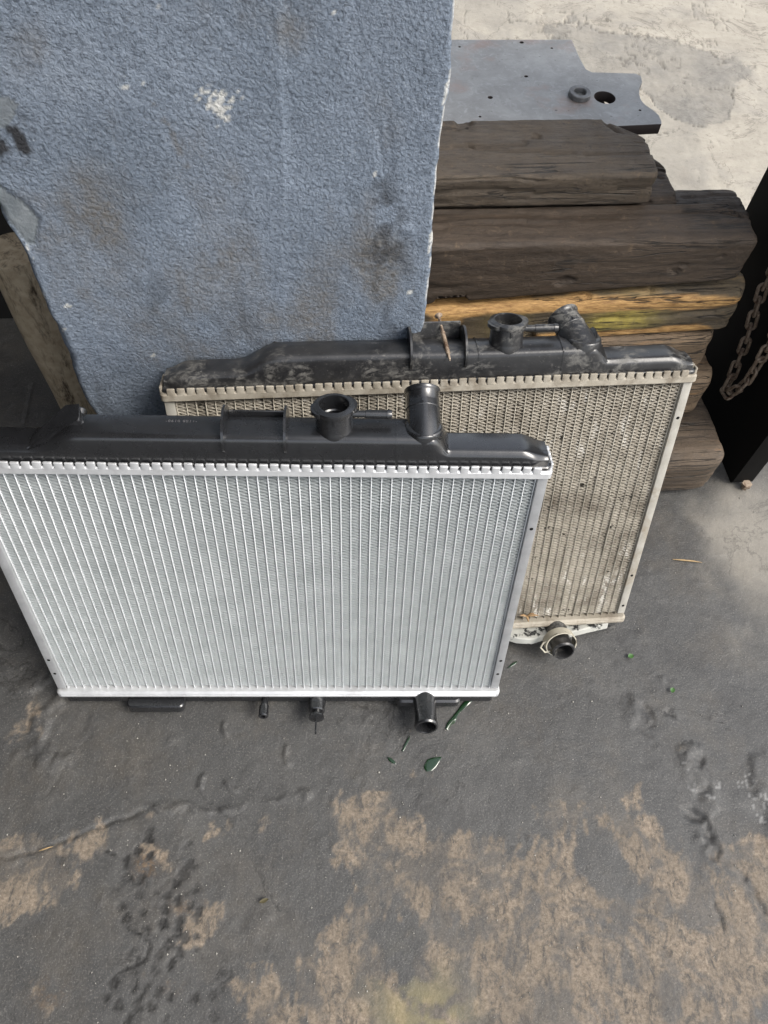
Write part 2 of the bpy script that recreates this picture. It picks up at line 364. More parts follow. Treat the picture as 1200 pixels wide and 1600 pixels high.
def m_ground():
    m = M('workshop_concrete')
    base = m.ramp(m.noise(9, 8, .7, .3), [(.30, (.038, .0385, .039)), (.52, (.058, .058, .057)), (.72, (.084, .082, .078))])
    base = m.mix(m.ramp(m.noise(42, 6, .7), [(.45, 0.), (.75, .55)]), base, (.045, .044, .043))
    base = m.mix(m.ramp(m.noise(6, 8, .72), [(.49, 0.), (.68, .5)]), base, (.090, .077, .060))
    base = m.mix(m.ramp(m.noise(380, 3, .7), [(.54, 0.), (.68, .6)]), base, (.19, .18, .165))
    hc = m.ramp(m.noise(5, 7, .6, .5), [(.492, 0.), (.499, 1.), (.501, 1.), (.508, 0.)])
    base = m.mix(m.math('MULTIPLY', hc, m.ramp(m.noise(4, 2), [(.50, 0.), (.60, .8)])), base, (.018, .017, .016))
    base = m.mix(m.ramp(m.noise(13, 9, .75, .8), [(.54, 0.), (.66, .6)]), base, (.038, .037, .036))
    base = m.mix(m.ramp(m.noise(210, 6, .75), [(.54, 0.), (.70, .55)]), base, (.030, .029, .028))
    tn = m.ramp(m.noise(170, 8, .8), [(.35, (.10, .082, .063)), (.50, (.225, .182, .138)), (.70, (.36, .30, .23))])
    tn = m.mix(m.ramp(m.noise(11, 6, .65), [(.40, .40), (.60, 0.)]), tn, (.10, .085, .068))
    brk = m.ramp(m.noise(75, 9, .78, .6, m.coord((1, .55, 1), (0, 0, .3))), [(.38, .15), (.52, 1.)])
    c = m.mix(m.math('MULTIPLY', m.attr('tan'), brk), base, tn)
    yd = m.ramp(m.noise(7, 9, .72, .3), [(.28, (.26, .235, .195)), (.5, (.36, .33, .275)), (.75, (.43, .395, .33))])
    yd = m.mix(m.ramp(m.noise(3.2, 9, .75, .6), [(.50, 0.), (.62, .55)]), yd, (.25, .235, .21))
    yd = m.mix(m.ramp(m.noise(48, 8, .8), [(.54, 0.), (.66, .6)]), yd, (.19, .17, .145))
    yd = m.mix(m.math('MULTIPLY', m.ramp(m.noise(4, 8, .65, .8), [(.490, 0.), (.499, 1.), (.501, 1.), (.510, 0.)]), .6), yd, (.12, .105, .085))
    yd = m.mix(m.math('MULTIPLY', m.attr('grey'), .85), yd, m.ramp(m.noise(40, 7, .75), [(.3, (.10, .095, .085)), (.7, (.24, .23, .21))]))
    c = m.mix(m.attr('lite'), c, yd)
    c = m.mix(m.math('MULTIPLY', m.attr('crk'), .75), c, (.09, .08, .065))
    c = m.mix(m.math('MULTIPLY', m.attr('rust'), m.ramp(m.noise(120, 6, .8), [(.42, 0.), (.58, .7)])), c, (.17, .105, .050))
    c = m.mix(m.math('MULTIPLY', m.attr('yel'), .35), c, (.30, .26, .11))
    c = m.mix(m.attr('oil'), c, (.013, .0125, .012))
    c = m.mix(m.math('MULTIPLY', m.attr('wh'), .55), c, (.36, .36, .35))
    sp = m.ramp(m.vor(95), [(.03, 1.), (.06, 0.)]); sp = m.math('MULTIPLY', sp, m.ramp(m.noise(12), [(.5, 0.), (.6, .8)]))
    c = m.mix(sp, c, (.35, .33, .29))
    m.set('Base Color', c)
    r = m.ramp(m.noise(14, 6, .7), [(.3, .36), (.7, .58)])
    r = m.mix(m.math('MAXIMUM', m.attr('tan'), m.attr('lite')), r, (.85, .85, .85))
    r = m.mix(m.attr('oil'), r, (.35, .35, .35))
    m.set('Roughness', r)
    b1 = m.bump(m.noise(34, 10, .74, .3), .40, .005); b2 = m.bump(m.noise(300, 8, .75), .6, .0018, b1)
    m.set('Normal', b2); return m.m
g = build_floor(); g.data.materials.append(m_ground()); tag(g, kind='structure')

# ------------------------------------------------------------------ the blue pier
PD, PS0, PS1, PH = .706, -.327, .134, 2.6
def pier():
    zs = np.concatenate([np.arange(0, 1.15, .003), np.linspace(1.15, PH, 60)[1:]]); ss = np.arange(PS0, PS1+1e-6, .003)
    S, Z = np.meshgrid(ss, zs)
    dm = {k: np.zeros_like(S) for k in ('dirt', 'chip', 'bare', 'dark')}
    def pt(px, py): a = sd_at(px, py, d=PD); return a[0], a[2]
    def blob(L, anis=1.0):
        o = np.zeros_like(S)
        for px, py, r, a in L:
            s, z = pt(px, py); o += a*np.exp(-(((S-s)/r)**2+((Z-z)/(r*anis))**2))
        return o
    dirt = blob([(160,330,.045,.8),(330,300,.04,.5),(380,470,.07,.6),(590,370,.05,.7),(600,430,.04,.5),(620,200,.03,.3),(220,480,.06,.4),(290,215,.02,.3),(450,60,.015,.8),(45,80,.02,.6),(500,500,.06,.4),(80,360,.05,.4),(620,560,.1,.3),(160,150,.02,.3),(575,140,.02,.5),(330,560,.08,.35)], 1.4)
    dm['dirt'] = np.clip(sst(.25, 1.2, dirt*.8+1.2*(fbm(S*26, Z*20, 3, 7)-.38)+.5*(fbm(S*70, Z*7, 6, 4)-.5)), 0, 1)*.95
    dm['dark'] = np.clip(blob([(600,360,.022,.9),(612,430,.02,.9),(590,300,.016,.6),(618,500,.02,.5),(245,460,.03,.4),(380,500,.03,.4)], 1.8)*sst(.42, .62, fbm(S*75, Z*40, 17, 6)), 0, .7)
    dm['dirt'] = np.maximum(dm['dirt'], .75*np.maximum(sst(.005, .001, segdist(S+.004*(vn(S*60, Z*60, 3)-.5), Z, [pt(240,165), pt(262,200), pt(295,262)])), 0)*sst(.3, .6, vn(S*120, Z*120, 4)))
    sp = blob([(345,168,.024,.95),(338,160,.010,.7),(225,140,.014,.6),(205,190,.012,.45),(245,20,.01,.5),(520,20,.006,.7),(585,272,.0035,2.2),(108,477,.0045,2),(100,513,.004,2),(640,458,.004,2),(240,555,.003,2),(275,465,.002,1.6),(425,140,.002,1.5),(190,133,.008,.6),(560,110,.004,1)], .9)
    dm['chip'] = sst(.76, .82, sp*.34+.85*fbm(S*330, Z*330, 7, 2)*np.clip(sp*3, 0, 1))
    ew = .004+.010*sst(.5, .9, fbm(S*0+3, Z*30, 9, 4))
    left = S-PS0; right = PS1-S
    dm['chip'] = np.maximum(dm['chip'], (right < ew*.55)*sst(.45, .55, fbm(S*150, Z*60, 12, 4)))
    dm['chip'] = np.maximum(dm['chip'], (left < ew*1.6)*(left > .003)*sst(.66, .72, fbm(S*120, Z*70, 13, 4))*.9)
    def poly(L):
        q = [pt(*a) for a in L]; ins = np.zeros(S.shape, bool); n = len(q)
        for i in range(n):
            (x1, y1), (x2, y2) = q[i], q[(i+1) % n]
            c = ((y1 > Z) != (y2 > Z)) & (S < (x2-x1)*(Z-y1)/((y2-y1) or 1e-9)+x1); ins ^= c
        return ins.astype(float), segdist(S, Z, q+[q[0]])
    ins, dd = poly([(-30,285),(0,293),(35,315),(60,343),(55,382),(38,384),(0,330),(-30,310)])
    dm['bare'] = ins
    ins2, dd2 = poly([(-30,140),(8,150),(30,160),(22,185),(8,200),(-30,215)])
    dm['bare'] = np.maximum(dm['bare'], ins2*.9)
    dm['dark'] = np.maximum(dm['dark'], np.clip(blob([(25,215,.020,1.2),(8,235,.016,.8),(45,205,.010,.6)])*sst(.35, .6, fbm(S*90, Z*70, 15, 5))*1.3, 0, 1))
    low = sst(.045, .0, left)*sst(.62, .45, Z); dm['dark'] = np.maximum(dm['dark'], low*.55*sst(.35, .65, fbm(S*60, Z*30, 16, 5)))
    depth = .0015*(fbm(S*90, Z*90, 20, 3)-.5)+.006*(fbm(S*7, Z*7, 21, 3)-.5)
    depth += .0022*sst(.0022, .0006, dd)+.0015*ins
    seam = [pt(432,-200), pt(436,0), pt(440,140), pt(446,250), pt(444,380)]
    sdst = S-np.interp(Z, [p[1] for p in seam[::-1]], [p[0] for p in seam[::-1]])
    depth += (.0016*sst(-.002, .002, sdst)-.0010*np.exp(-(sdst/.003)**2))*sst(pt(440,400)[1], pt(440,250)[1], Z)
    for L in ([(592,200),(600,262)], [(606,190),(612,262)], [(640,290),(690,262)], [(560,420),(575,425)]):
        depth += .0014*np.exp(-(segdist(S, Z, [pt(*a) for a in L])/.0028)**2)
    depth += -.002*np.exp(-(segdist(S, Z, [pt(635,358), pt(640,361)])/.005)**2)
    # rounded and battered arrises
    for e, sd0 in ((left, 31), (right, 32)):
        er = .006+.016*sst(.45, .85, fbm(Z*9, Z*0+sd0, sd0, 5))*(sst(.75, .5, Z) if e is left else .5)
        depth += np.where(e < er, (er-e)**2/er*.9, 0)
    D = PD+depth
    Sx = S.copy()
    wl = -.006*sst(.40, .78, fbm(Z*11, Z*0, 41, 5))-.0025*(fbm(Z*60, Z*0, 42, 3)-.5)
    wr = -.004*sst(.40, .75, fbm(Z*14, Z*0, 43, 5))-.002*(fbm(Z*60, Z*0, 44, 3)-.5)
    Sx = Sx-wl*sst(.02, 0, left)+wr*sst(.02, 0, right)
    # wrap the sides back to the rear face
    back = .936
    nz = len(zs); cols = []
    A = {k: [] for k in dm}
    side = np.linspace(1, 0, 18)[:-1]
    def sidecol(k0, t, sgn):
        s0 = Sx[:, k0]; d0 = D[:, k0]; dd_ = d0+(back-d0)*t
        return np.stack([s0+sgn*.0*t, dd_, zs], -1)
    for t in side: cols.append(sidecol(0, t, -1)); [A[k].append(dm[k][:, 0]*(1-t)) for k in A]
    for j in range(len(ss)): cols.append(np.stack([Sx[:, j], D[:, j], zs], -1)); [A[k].append(dm[k][:, j]) for k in A]
    for t in side[::-1]: cols.append(sidecol(-1, t, 1)); [A[k].append(dm[k][:, -1]*(1-t)) for k in A]
    cols.append(cols[0].copy()); [A[k].append(A[k][0]) for k in A]
    P = np.stack(cols, 1); A = {k: np.stack(v, 1) for k, v in A.items()}
    Wd = np.empty_like(P); Wd[..., 0] = P[..., 0]; Wd[..., 1] = P[..., 1]; Wd[..., 2] = P[..., 2]
    m = M('blue_roughcast_paint')
    blue = m.ramp(m.noise(8, 8, .65), [(.3, (.175, .215, .270)), (.55, (.225, .270, .335)), (.75, (.275, .32, .385))])
    grain = m.noise(260, 9, .7)
    blue = m.mix(m.ramp(grain, [(.38, .75), (.5, 0.)]), blue, (.085, .105, .135))
    blue = m.mix(m.ramp(m.noise(330, 3, .6), [(.60, 0.), (.74, .6)]), blue, (.34, .38, .42))
    c = m.mix(m.math('MULTIPLY', m.attr('dirt'), m.ramp(m.noise(120, 6, .7), [(.3, .35), (.6, .95)])), blue, (.155, .145, .130))
    c = m.mix(m.math('MULTIPLY', m.attr('bare'), .85), c, m.ramp(m.noise(45, 5), [(.3, (.14, .16, .17)), (.7, (.22, .24, .25))]))
    c = m.mix(m.attr('dark'), c, (.035, .037, .042))
    c = m.mix(m.attr('chip'), c, m.ramp(m.noise(150), [(.3, (.50, .50, .47)), (.7, (.72, .72, .70))]))
    m.set('Base Color', c); m.set('Roughness', .62); m.set('Specular IOR Level', .4)
    inv = m.math('SUBTRACT', 1, m.math('MULTIPLY', m.attr('bare'), .85))
    hgt = m.math('MULTIPLY', m.ramp(m.noise(250, 7, .62, .3), [(.38, 0.), (.60, 1.)]), inv)
    b1 = m.bump(hgt, .62, .0028); b2 = m.bump(m.noise(520, 3, .6), .35, .0008, b1)
    m.set('Normal', b2)
    root = thing('wall_pier', 'rough blue painted masonry pier with white chips, standing behind the two radiators', 'pillar', (0, 0, 0), (0, 0, YAW))
    o = grid_mesh('pier_face', Wd, m.m, None, A)
    bpy.data.objects.remove(root)
    o.name = 'masonry_pier'; o.rotation_euler = (0, 0, YAW)
    tag(o, 'rough blue painted masonry pier with white chips, standing behind the two radiators', 'pillar')
pier()

# ------------------------------------------------------------------ shed: dark back wall; side wall and roof added to shade the left
DARKW = m_plain('interior_dark_wall', (.022, .021, .020), .8, 0, .3, 20)  # near-black colour stands in for the darkness of the interior
def frame_box(name, label, cat, s0, s1, d0, d1, z0, z1, mat, kind=None, r=.002):
    o = MB().rprism(s0, s1, d0, d1, z0, z1, r, min(.002, r*.8)).build(name, mat)
    o.rotation_euler = (0, 0, YAW); return tag(o, label, cat, None, kind)
def corrugated(name, label, cat, s0, s1, d0, d1, z, mat):
    n = int((s1-s0)/.019); V = []; F = []
    for i in range(n+1):
        s = s0+(s1-s0)*i/n; zz = z+.009*math.sin(i*math.pi/2)
        V += [(s, d0, zz), (s, d1, zz-.12), (s, d0, zz+.001), (s, d1, zz-.119)]
    for i in range(n): a = 4*i; F += [(a, a+1, a+5, a+4), (a+2, a+6, a+7, a+3)]
    o = mesh(name, V, F, mat, None, 180); o.rotation_euler = (0, 0, YAW); return tag(o, label, cat)
frame_box('dark_wall', 'black workshop back wall in the gap left of the blue pier, standing for the dark interior', 'wall', -4.0, -.12, 1.32, 1.45, 0, 2.6, DARKW)
frame_box('dark_wall', 'added black side wall at the far left beyond the post, blocking sky light', 'wall', -1.52, -1.40, -1.6, 1.315, 0, 2.6, DARKW)  # side wall added to keep sky light off the left floor
ROOF = m_plain('roof_sheet', (.10, .095, .09), .6, .3, .2, 8)
corrugated('shade_roof', 'added corrugated metal roof out of view, shading the blue pier and the left of the floor', 'roof', -1.6, -.30, -2.0, 1.6, 2.72, ROOF)  # unseen roof, added so the left side gets less light

# ------------------------------------------------------------------ beige post on the left
def post():
    m = M('grimy_beige_paint')
    v = m.coord((1, 1, .22))
    f = m.ramp(m.noise(38, 10, .8, .3, v), [(.50, 0.), (.62, 1.)])
    c = m.mix(f, m.ramp(m.noise(60, 6), [(.3, (.34, .27, .18)), (.7, (.50, .42, .30))]), m.ramp(m.noise(90, 5), [(.3, (.02, .014, .009)), (.7, (.07, .045, .025))]))
    m.set('Base Color', c); m.set('Roughness', .6); m.set('Normal', m.bump(m.noise(60, 6, .7), .4, .003))
    n = 40; V = []; F = []
    hs = np.linspace(0, .462, 60)
    for z in hs:
        for k in range(n):
            a = 2*math.pi*k/n; r = .041+.0012*math.sin(z*23+k*.3)
            V.append((r*math.cos(a), r*math.sin(a), z))
    m0 = len(hs)
    for i in range(m0-1):
        for k in range(n): l = (k+1) % n; F.append((i*n+k, i*n+l, (i+1)*n+l, (i+1)*n+k))
    F.append(tuple((m0-1)*n+k for k in range(n)))
    o = mesh('wooden_post', V, F, m.m, None, 40); o.location = (-.578, .895, 0)
    tag(o, 'short grimy beige round post standing left of the blue pier', 'post')
post()

# ------------------------------------------------------------------ timber stack
def wood_mat(name, c0, c1, patch=None, pam=(.55, .62), yellow=0):
    m = M(name); v = m.coord((1, 9, 9)); v2 = m.coord((4.5, 26, 26))
    c = m.ramp(m.noise(7, 9, .72, .6, v), [(.3, c0), (.7, c1)])
    c = m.mix(m.ramp(m.noise(9, 7, .75, .3, v2), [(.5, 0.), (.72, .75)]), c, tuple(x*.35 for x in c0))
    c = m.mix(m.ramp(m.noise(60, 8, .75), [(.58, 0.), (.72, .55)]), c, (.19, .135, .085))
    c = m.mix(m.ramp(m.noise(130, 5, .7), [(.60, 0.), (.70, .7)]), c, (.012, .009, .007))
    if patch:
        c = m.mix(m.ramp(m.noise(3.2, 6, .62, .7, m.coord((1.6, 7, 7))), [(pam[0], 0.), (pam[1], 1.)]), c, m.ramp(m.noise(12, 8, .7, .2, v2), [(.3, tuple(x*.45 for x in patch)), (.65, patch)]))
    if yellow:
        c = m.mix(m.math('MULTIPLY', m.attr('yel'), m.ramp(m.noise(60, 5), [(.3, .3), (.6, .9)])), c, (.42, .34, .07))
        c = m.mix(m.attr('fresh'), c, m.ramp(m.noise(12, 8, .7, .2, v2), [(.3, (.17, .08, .022)), (.65, (.56, .34, .13))]))
    ck = m.ramp(m.noise(2.6, 4, .55, .6, m.coord((.8, 20, 20))), [(.485, 0.), (.497, 1.), (.503, 1.), (.515, 0.)])
    ck = m.math('MULTIPLY', ck, m.ramp(m.noise(5, 3), [(.5, 0.), (.56, 1.)]))
    c = m.mix(m.math('MULTIPLY', ck, .85), c, (.010, .008, .006))
    m.set('Base Color', c); m.set('Roughness', m.ramp(m.noise(30, 5), [(.3, .55), (.7, .8)]))
    b = m.bump(m.noise(8, 10, .75, .3, v2), .5, .004); b = m.bump(m.math('SUBTRACT', 1, ck), .8, .004, b); b = m.bump(m.noise(190, 8, .75), .6, .0025, b)
    m.set('Normal', b); return m.m
WD_DARK = wood_mat('dark_oiled_timber', (.028, .019, .012), (.078, .055, .037))
WD_TOP = wood_mat('weathered_grey_timber', (.044, .033, .023), (.108, .083, .058))
WD_YEL = wood_mat('split_yellow_timber', (.055, .042, .028), (.13, .10, .06), (.28, .19, .09), (.56, .64), 1)
WD_BRN = wood_mat('brown_timber', (.10, .070, .044), (.22, .155, .095), (.36, .20, .08), (.60, .68))
WD_LOW = wood_mat('low_dark_timber', (.060, .044, .030), (.12, .088, .060), (.32, .15, .05), (.62, .68))
def beam(label, s0, s1, d0, dw, z0, h, mat, seed, rnd=.018, lump=.006, taper=0, slope=0, cracks=(), notch=None, endr=.035, yel=(), fresh=(), endchamf=0, ztilt=0):
    L = s1-s0; st = .004; nx = int(L/st)+1
    per = []                                               # rounded rectangle profile, (d,z) relative to the centre
    hw, hh = dw/2, h/2; q = min(rnd, hh*.95, hw*.95)
    def arc(cx, cz, a0):
        for k in range(7): a = R(a0+90*k/7); per.append((cx+q*math.cos(a), cz+q*math.sin(a)))
    def line(a, b, m):
        for k in range(m): t = k/m; per.append((a[0]+(b[0]-a[0])*t, a[1]+(b[1]-a[1])*t))
    mh = max(2, int((h-2*q)/.004)); mw = max(3, int((dw-2*q)/.005))
    arc(-hw+q, -hh+q, 180) ; pts = []
    per = []
    def arc2(cx, cz, a0):
        for k in range(7): a = R(a0-90*k/7); per.append((cx+q*math.cos(a), cz+q*math.sin(a)))
    arc2(-hw+q, -hh+q, 270); line((-hw, -hh+q), (-hw, hh-q), mh); arc2(-hw+q, hh-q, 180); line((-hw+q, hh), (hw-q, hh), mw)
    arc2(hw-q, hh-q, 90); line((hw, hh-q), (hw, -hh+q), mh); arc2(hw-q, -hh+q, 0); line((hw-q, -hh), (-hw+q, -hh), mw)
    per = np.array(per); n = len(per)
    cum = np.concatenate([[0], np.cumsum(np.hypot(*np.diff(np.vstack([per, per[:1]]), axis=0).T))])[:-1]
    nrm = np.stack([np.roll(per, -1, 0)-np.roll(per, 1, 0)], 0)[0]; nrm = np.stack([-nrm[:, 1], nrm[:, 0]], -1); nrm /= np.hypot(nrm[:, 0], nrm[:, 1])[:, None]
    if np.sum(nrm*per) < 0: nrm = -nrm
    xs = list(np.linspace(0, L, nx)); rows = []
    X = np.array(xs)[:, None]+0*cum[None]; Q = cum[None]+0*X
    ang = np.linspace(0, 2*np.pi, n, endpoint=False)
    cx_, cy_ = np.cos(ang)[None]*1.3, np.sin(ang)[None]*1.3
    disp = lump*(fbm(X*3+cx_*2+seed, cy_*2+seed*3+X*.5, seed, 4)-.5)
    disp += .0012*(fbm(X*9+seed, Q*110, seed+3, 4)-.5)+.0016*(fbm(X*60+seed, Q*160, seed+5, 3)-.5)
    crk = fbm(X*2.2+seed, Q*75+3*fbm(X*3, Q*4, seed+8), seed+7, 3)
    disp -= .0035*sst(.685, .72, crk)
    pit = fbm(X*22+seed, Q*26, seed+9, 4); disp -= .005*sst(.74, .80, pit)
    D0 = per[:, 0][None]+nrm[:, 0][None]*disp; Z0 = per[:, 1][None]+nrm[:, 1][None]*disp
    e0 = np.array(xs)
    sc = np.ones_like(e0)
    for e in (e0, L-e0):
        t = np.clip(e/endr, 0, 1); sc = np.minimum(sc, .90+.10*np.sqrt(np.clip(1-(1-t)**2.2, 0, 1)))
    D0 = D0*sc[:, None]; Z0 = Z0*(.5+.5*sc[:, None])
    if endchamf:                                             # the far corner of the right end is cut back in plan
        k = np.clip((e0-(L-endchamf))/endchamf, 0, 1)[:, None]
        D0 = np.where(D0 > 0, D0*(1-.75*k), D0)
    if notch is not None:
        s_n, w_n, h_n = notch; m = sst(w_n, w_n*.6, abs(X+s0-s_n)); low = (Z0 < -hh+h_n)
        Z0 = np.where(low & (D0 < 0), Z0+m*h_n, Z0)
    if taper: Z0 = Z0+taper*(X/L)*np.clip((hh-Z0)/(2*hh), 0, 1)
    Xw = X+.008*(fbm(Q*30, Q*0+seed, seed+11, 3)-.5)*sst(.03, 0, np.minimum(X, L-X))
    P = np.stack([Xw-L/2, D0, Z0+ztilt*(X-L/2)], -1)
    P = np.concatenate([P, P[:, :1]], 1)
    # end caps as shrinking rings
    def cap(ring, sgn):
        c = ring.mean(0); out = []
        for t in (.93, .75, .5, .25, .02):
            rr = c+(ring-c)*t; rr[:, 0] = ring[:, 0]*t+c[0]*(1-t)+sgn*(.006*(1-t)+.004*(fbm(rr[:, 1]*60, rr[:, 2]*60, seed+13, 3)-.5)); out.append(rr)
        return out
    a = cap(P[0], -1)[::-1]; b = cap(P[-1], 1)
    P = np.concatenate([np.stack(a), P, np.stack(b)], 0)
    attrs = {}
    for nm, lst in (('yel', yel), ('fresh', fresh)):
        A = np.zeros(P.shape[:2])
        for s_, z_, rs, rz, am in lst:
            A += am*np.exp(-(((P[..., 0]+(s0+s1)/2-s_)/rs)**2+((P[..., 2]+z0+hh-z_)/rz)**2))
        if nm == 'fresh': A = sst(.45, .65, A+.8*(fbm(P[..., 0]*14, P[..., 2]*80, seed+20, 5)-.5))
        attrs[nm] = np.clip(A, 0, 1)
    o = grid_mesh('timber_sleeper', P[:, ::-1], mat, None, {k: v[:, ::-1] for k, v in attrs.items()}, 180)
    o.location = W((s0+s1)/2, d0+dw/2, z0+hh); o.rotation_euler = (0, 0, YAW+slope)
    return tag(o, label, 'timber', 'railway sleepers stacked beside the blue pier')
S0 = .150
beam('low dark timber on the floor under the stack, rounded orange-worn end', S0, .735, .765, .20, .004, .118, WD_LOW, 3, .03, endr=.06)
beam('second timber from the floor in the stack, brown weathered end beside the dusty radiator', S0, .700, .865, .20, .124, .108, WD_BRN, 5, .02)
beam('third timber from the floor in the stack, brown with pale worn end', S0, .672, .885, .20, .232, .080, WD_BRN, 8, .018)
beam('split timber with yellow paint and bare orange wood in the stack', S0, .690, .893, .20, .298, .100, WD_YEL, 11, .022, lump=.007,
     yel=[(.50,.355,.05,.03,1.0),(.30,.36,.03,.03,.4),(.46,.34,.03,.02,.6)], fresh=[(.42,.385,.24,.016,1.0),(.62,.385,.07,.016,1.0),(.48,.322,.13,.010,1.0),(.62,.325,.05,.012,.9),(.22,.39,.08,.012,1),(.20,.36,.04,.015,.8)], ztilt=.045)
beam('thickest dark sleeper in the middle of the stack, long front face with a knot', S0, .662, .896, .092, .391, .114, WD_DARK, 14, .010, lump=.004, taper=.036, notch=(.205, .03, .014), ztilt=.0, endr=.02, endchamf=.045)
beam('dark sleeper lying behind the thickest one, its end peeping out under the top timber', S0, .570, .998, .16, .405, .095, WD_DARK, 17, .010, endr=.02, endchamf=.045)
beam('dark timber end low behind the stack next to the black gate', S0, .765, 1.085, .10, .300, .098, WD_DARK, 19, .02)
beam('top flat grey timber of the stack with long drying cracks', S0, .514, .982, .150, .505, .052, WD_TOP, 23, .007, lump=.003, endr=.012, endchamf=.055)
beam('hidden bearer timber under the steel plate at the back of the stack', S0, .498, 1.140, .13, .430, .098, WD_DARK, 27, .014)
for k, (dd_, zz, hh_, s1_) in enumerate(((1.10, .004, .118, .60), (1.09, .124, .17, .60), (1.20, .30, .135, .42))):
    beam(['back timber on the floor behind the stack', 'back timber in the second course behind the stack', 'back timber in the third course under the steel plate'][k], S0, s1_, dd_, .14, zz, hh_, WD_DARK, 31+3*k, .016)

# ------------------------------------------------------------------ steel plate with hole and loose ring
def plate():
    zt, th = .546, .017
    def q(px, py): a = sd_at(px, py, z=zt); return a[0], a[1]
    out = [(S0-.005, 1.145), (S0+.30, 1.145), (S0+.302, 1.110)]
    out = [(S0, 1.106)]+[q(*p) for p in ((1033,193),(1033,190),(1029,180),(1020,172),(1008,164),(1001,156),(998,146),(999,136),(1003,127),(1001,119),(993,115),(960,114),(925,113),(915,108),(905,90),(893,62))]+[(S0, q(700,62)[1])]
    cu = bpy.data.curves.new('plate_outline', 'CURVE'); cu.dimensions = '2D'; cu.fill_mode = 'BOTH'; cu.extrude = th/2-.0008; cu.bevel_depth = .0008; cu.bevel_resolution = 1
    def spline(P):
        sp = cu.splines.new('POLY'); sp.points.add(len(P)-1); sp.use_cyclic_u = True
        for i, (x, y) in enumerate(P): sp.points[i].co = (x, y, 0, 1)
    spline(out)
    c = q(945,152); spline([(c[0]+.0185*math.cos(a), c[1]+.0195*math.sin(a)) for a in np.linspace(0, 2*math.pi, 33)[:-1]])
    for px, py, r in ((718,73,.003),(815,66,.0045),(862,75,.003),(766,152,.005),(822,119,.004),(1000,172,.003),(750,182,.003)):
        c = q(px, py); spline([(c[0]+r*math.cos(a), c[1]+r*math.sin(a)) for a in np.linspace(0, 2*math.pi, 15)[:-1]])
    tmp = bpy.data.objects.new('tmp', cu); COL.objects.link(tmp)
    me = bpy.data.meshes.new_from_object(tmp.evaluated_get(bpy.context.evaluated_depsgraph_get())); bpy.data.objects.remove(tmp)
    m = M('scuffed_steel_plate')
    c = m.ramp(m.noise(14, 8, .7, .4), [(.3, (.20, .20, .195)), (.7, (.33, .335, .33))])
    c = m.mix(m.ramp(m.noise(55, 8, .75, 1.5), [(.52, 0.), (.68, .6)]), c, (.40, .41, .42))
    c = m.mix(m.ramp(m.noise(9, 5, .6), [(.56, 0.), (.70, .6)]), c, (.30, .19, .15))
    c = m.mix(m.ramp(m.noise(90, 4, .6), [(.66, 0.), (.74, .8)]), c, (.06, .055, .05))
    gn = m.n('ShaderNodeNewGeometry'); sx = m.n('ShaderNodeSeparateXYZ'); m.L(gn.outputs['True Normal'], sx.inputs[0])
    c = m.mix(m.ramp(sx.outputs[2], [(.3, 1.), (.7, 0.)]), c, (.045, .035, .032))      # sides and underside coloured darker than the top
    m.set('Base Color', c); m.set('Roughness', .5); m.set('Metallic', .25); m.set('Normal', m.bump(m.noise(70, 8, .7), .25, .002))
    me.materials.clear()
    o = link('steel_plate', me, m.m, None, 30); o.location = (0, 0, zt-th/2); o.rotation_euler = (0, 0, YAW)
    tag(o, 'scuffed grey steel plate with a round hole lying on top of the timber stack', 'metal plate')
    c = q(904.5,151)
    r = MB().lathe([(.0105, 0), (.0105, .0065), (.0115, .0075), (.0170, .0075), (.0182, .0065), (.0185, 0), (.0180, -.0005), (.0110, -.0005)], (0, 0, 0), (0, 0, 1), 40, True)
    rm = M('grey_ring_steel'); rm.set('Base Color', rm.ramp(rm.noise(90), [(.3, (.10, .10, .10)), (.7, (.22, .22, .22))])); rm.set('Metallic', .4); rm.set('Roughness', .5)
    ro = r.build('steel_ring', rm.m); ro.location = W(c[0], c[1], zt+.0016); ro.rotation_euler = (R(3), R(2), YAW)
    tag(ro, 'small loose steel ring lying left of the hole on the steel plate', 'ring')
plate()

# ------------------------------------------------------------------ black gate and chain
GATE = m_plain('black_gate_paint', (.006, .0056, .0052), .8, 0, .25, 30)
def gate():
    t = thing('steel_gate', 'black steel gate leaf standing open at the right end of the timber stack', 'gate', W(.80, .786, 0), (0, 0, YAW))
    MB().rprism(0, .006, .004, .379, .004, 1.9, .001, .0006).build('gate_sheet', GATE, t)
    MB().rprism(0, .042, 0, .004, .010, 1.9, .0008, .0006).build('gate_stile', GATE, t)
    MB().rprism(.036, .042, .004, .30, .012, 1.9, .001, .0006).build('gate_stile', GATE, t)
    MB().rprism(.006, .036, .340, .379, .004, 1.9, .001, .0006).build('gate_stile', GATE, t)
    MB().lathe([(0, 0), (.006, 0), (.006, .010), (.010, .010), (.010, .016), (0, .016)], (.026, -.008, 0), (0, 0, 1), 6).build('floor_bolt', RUST, t, 20)
gate()
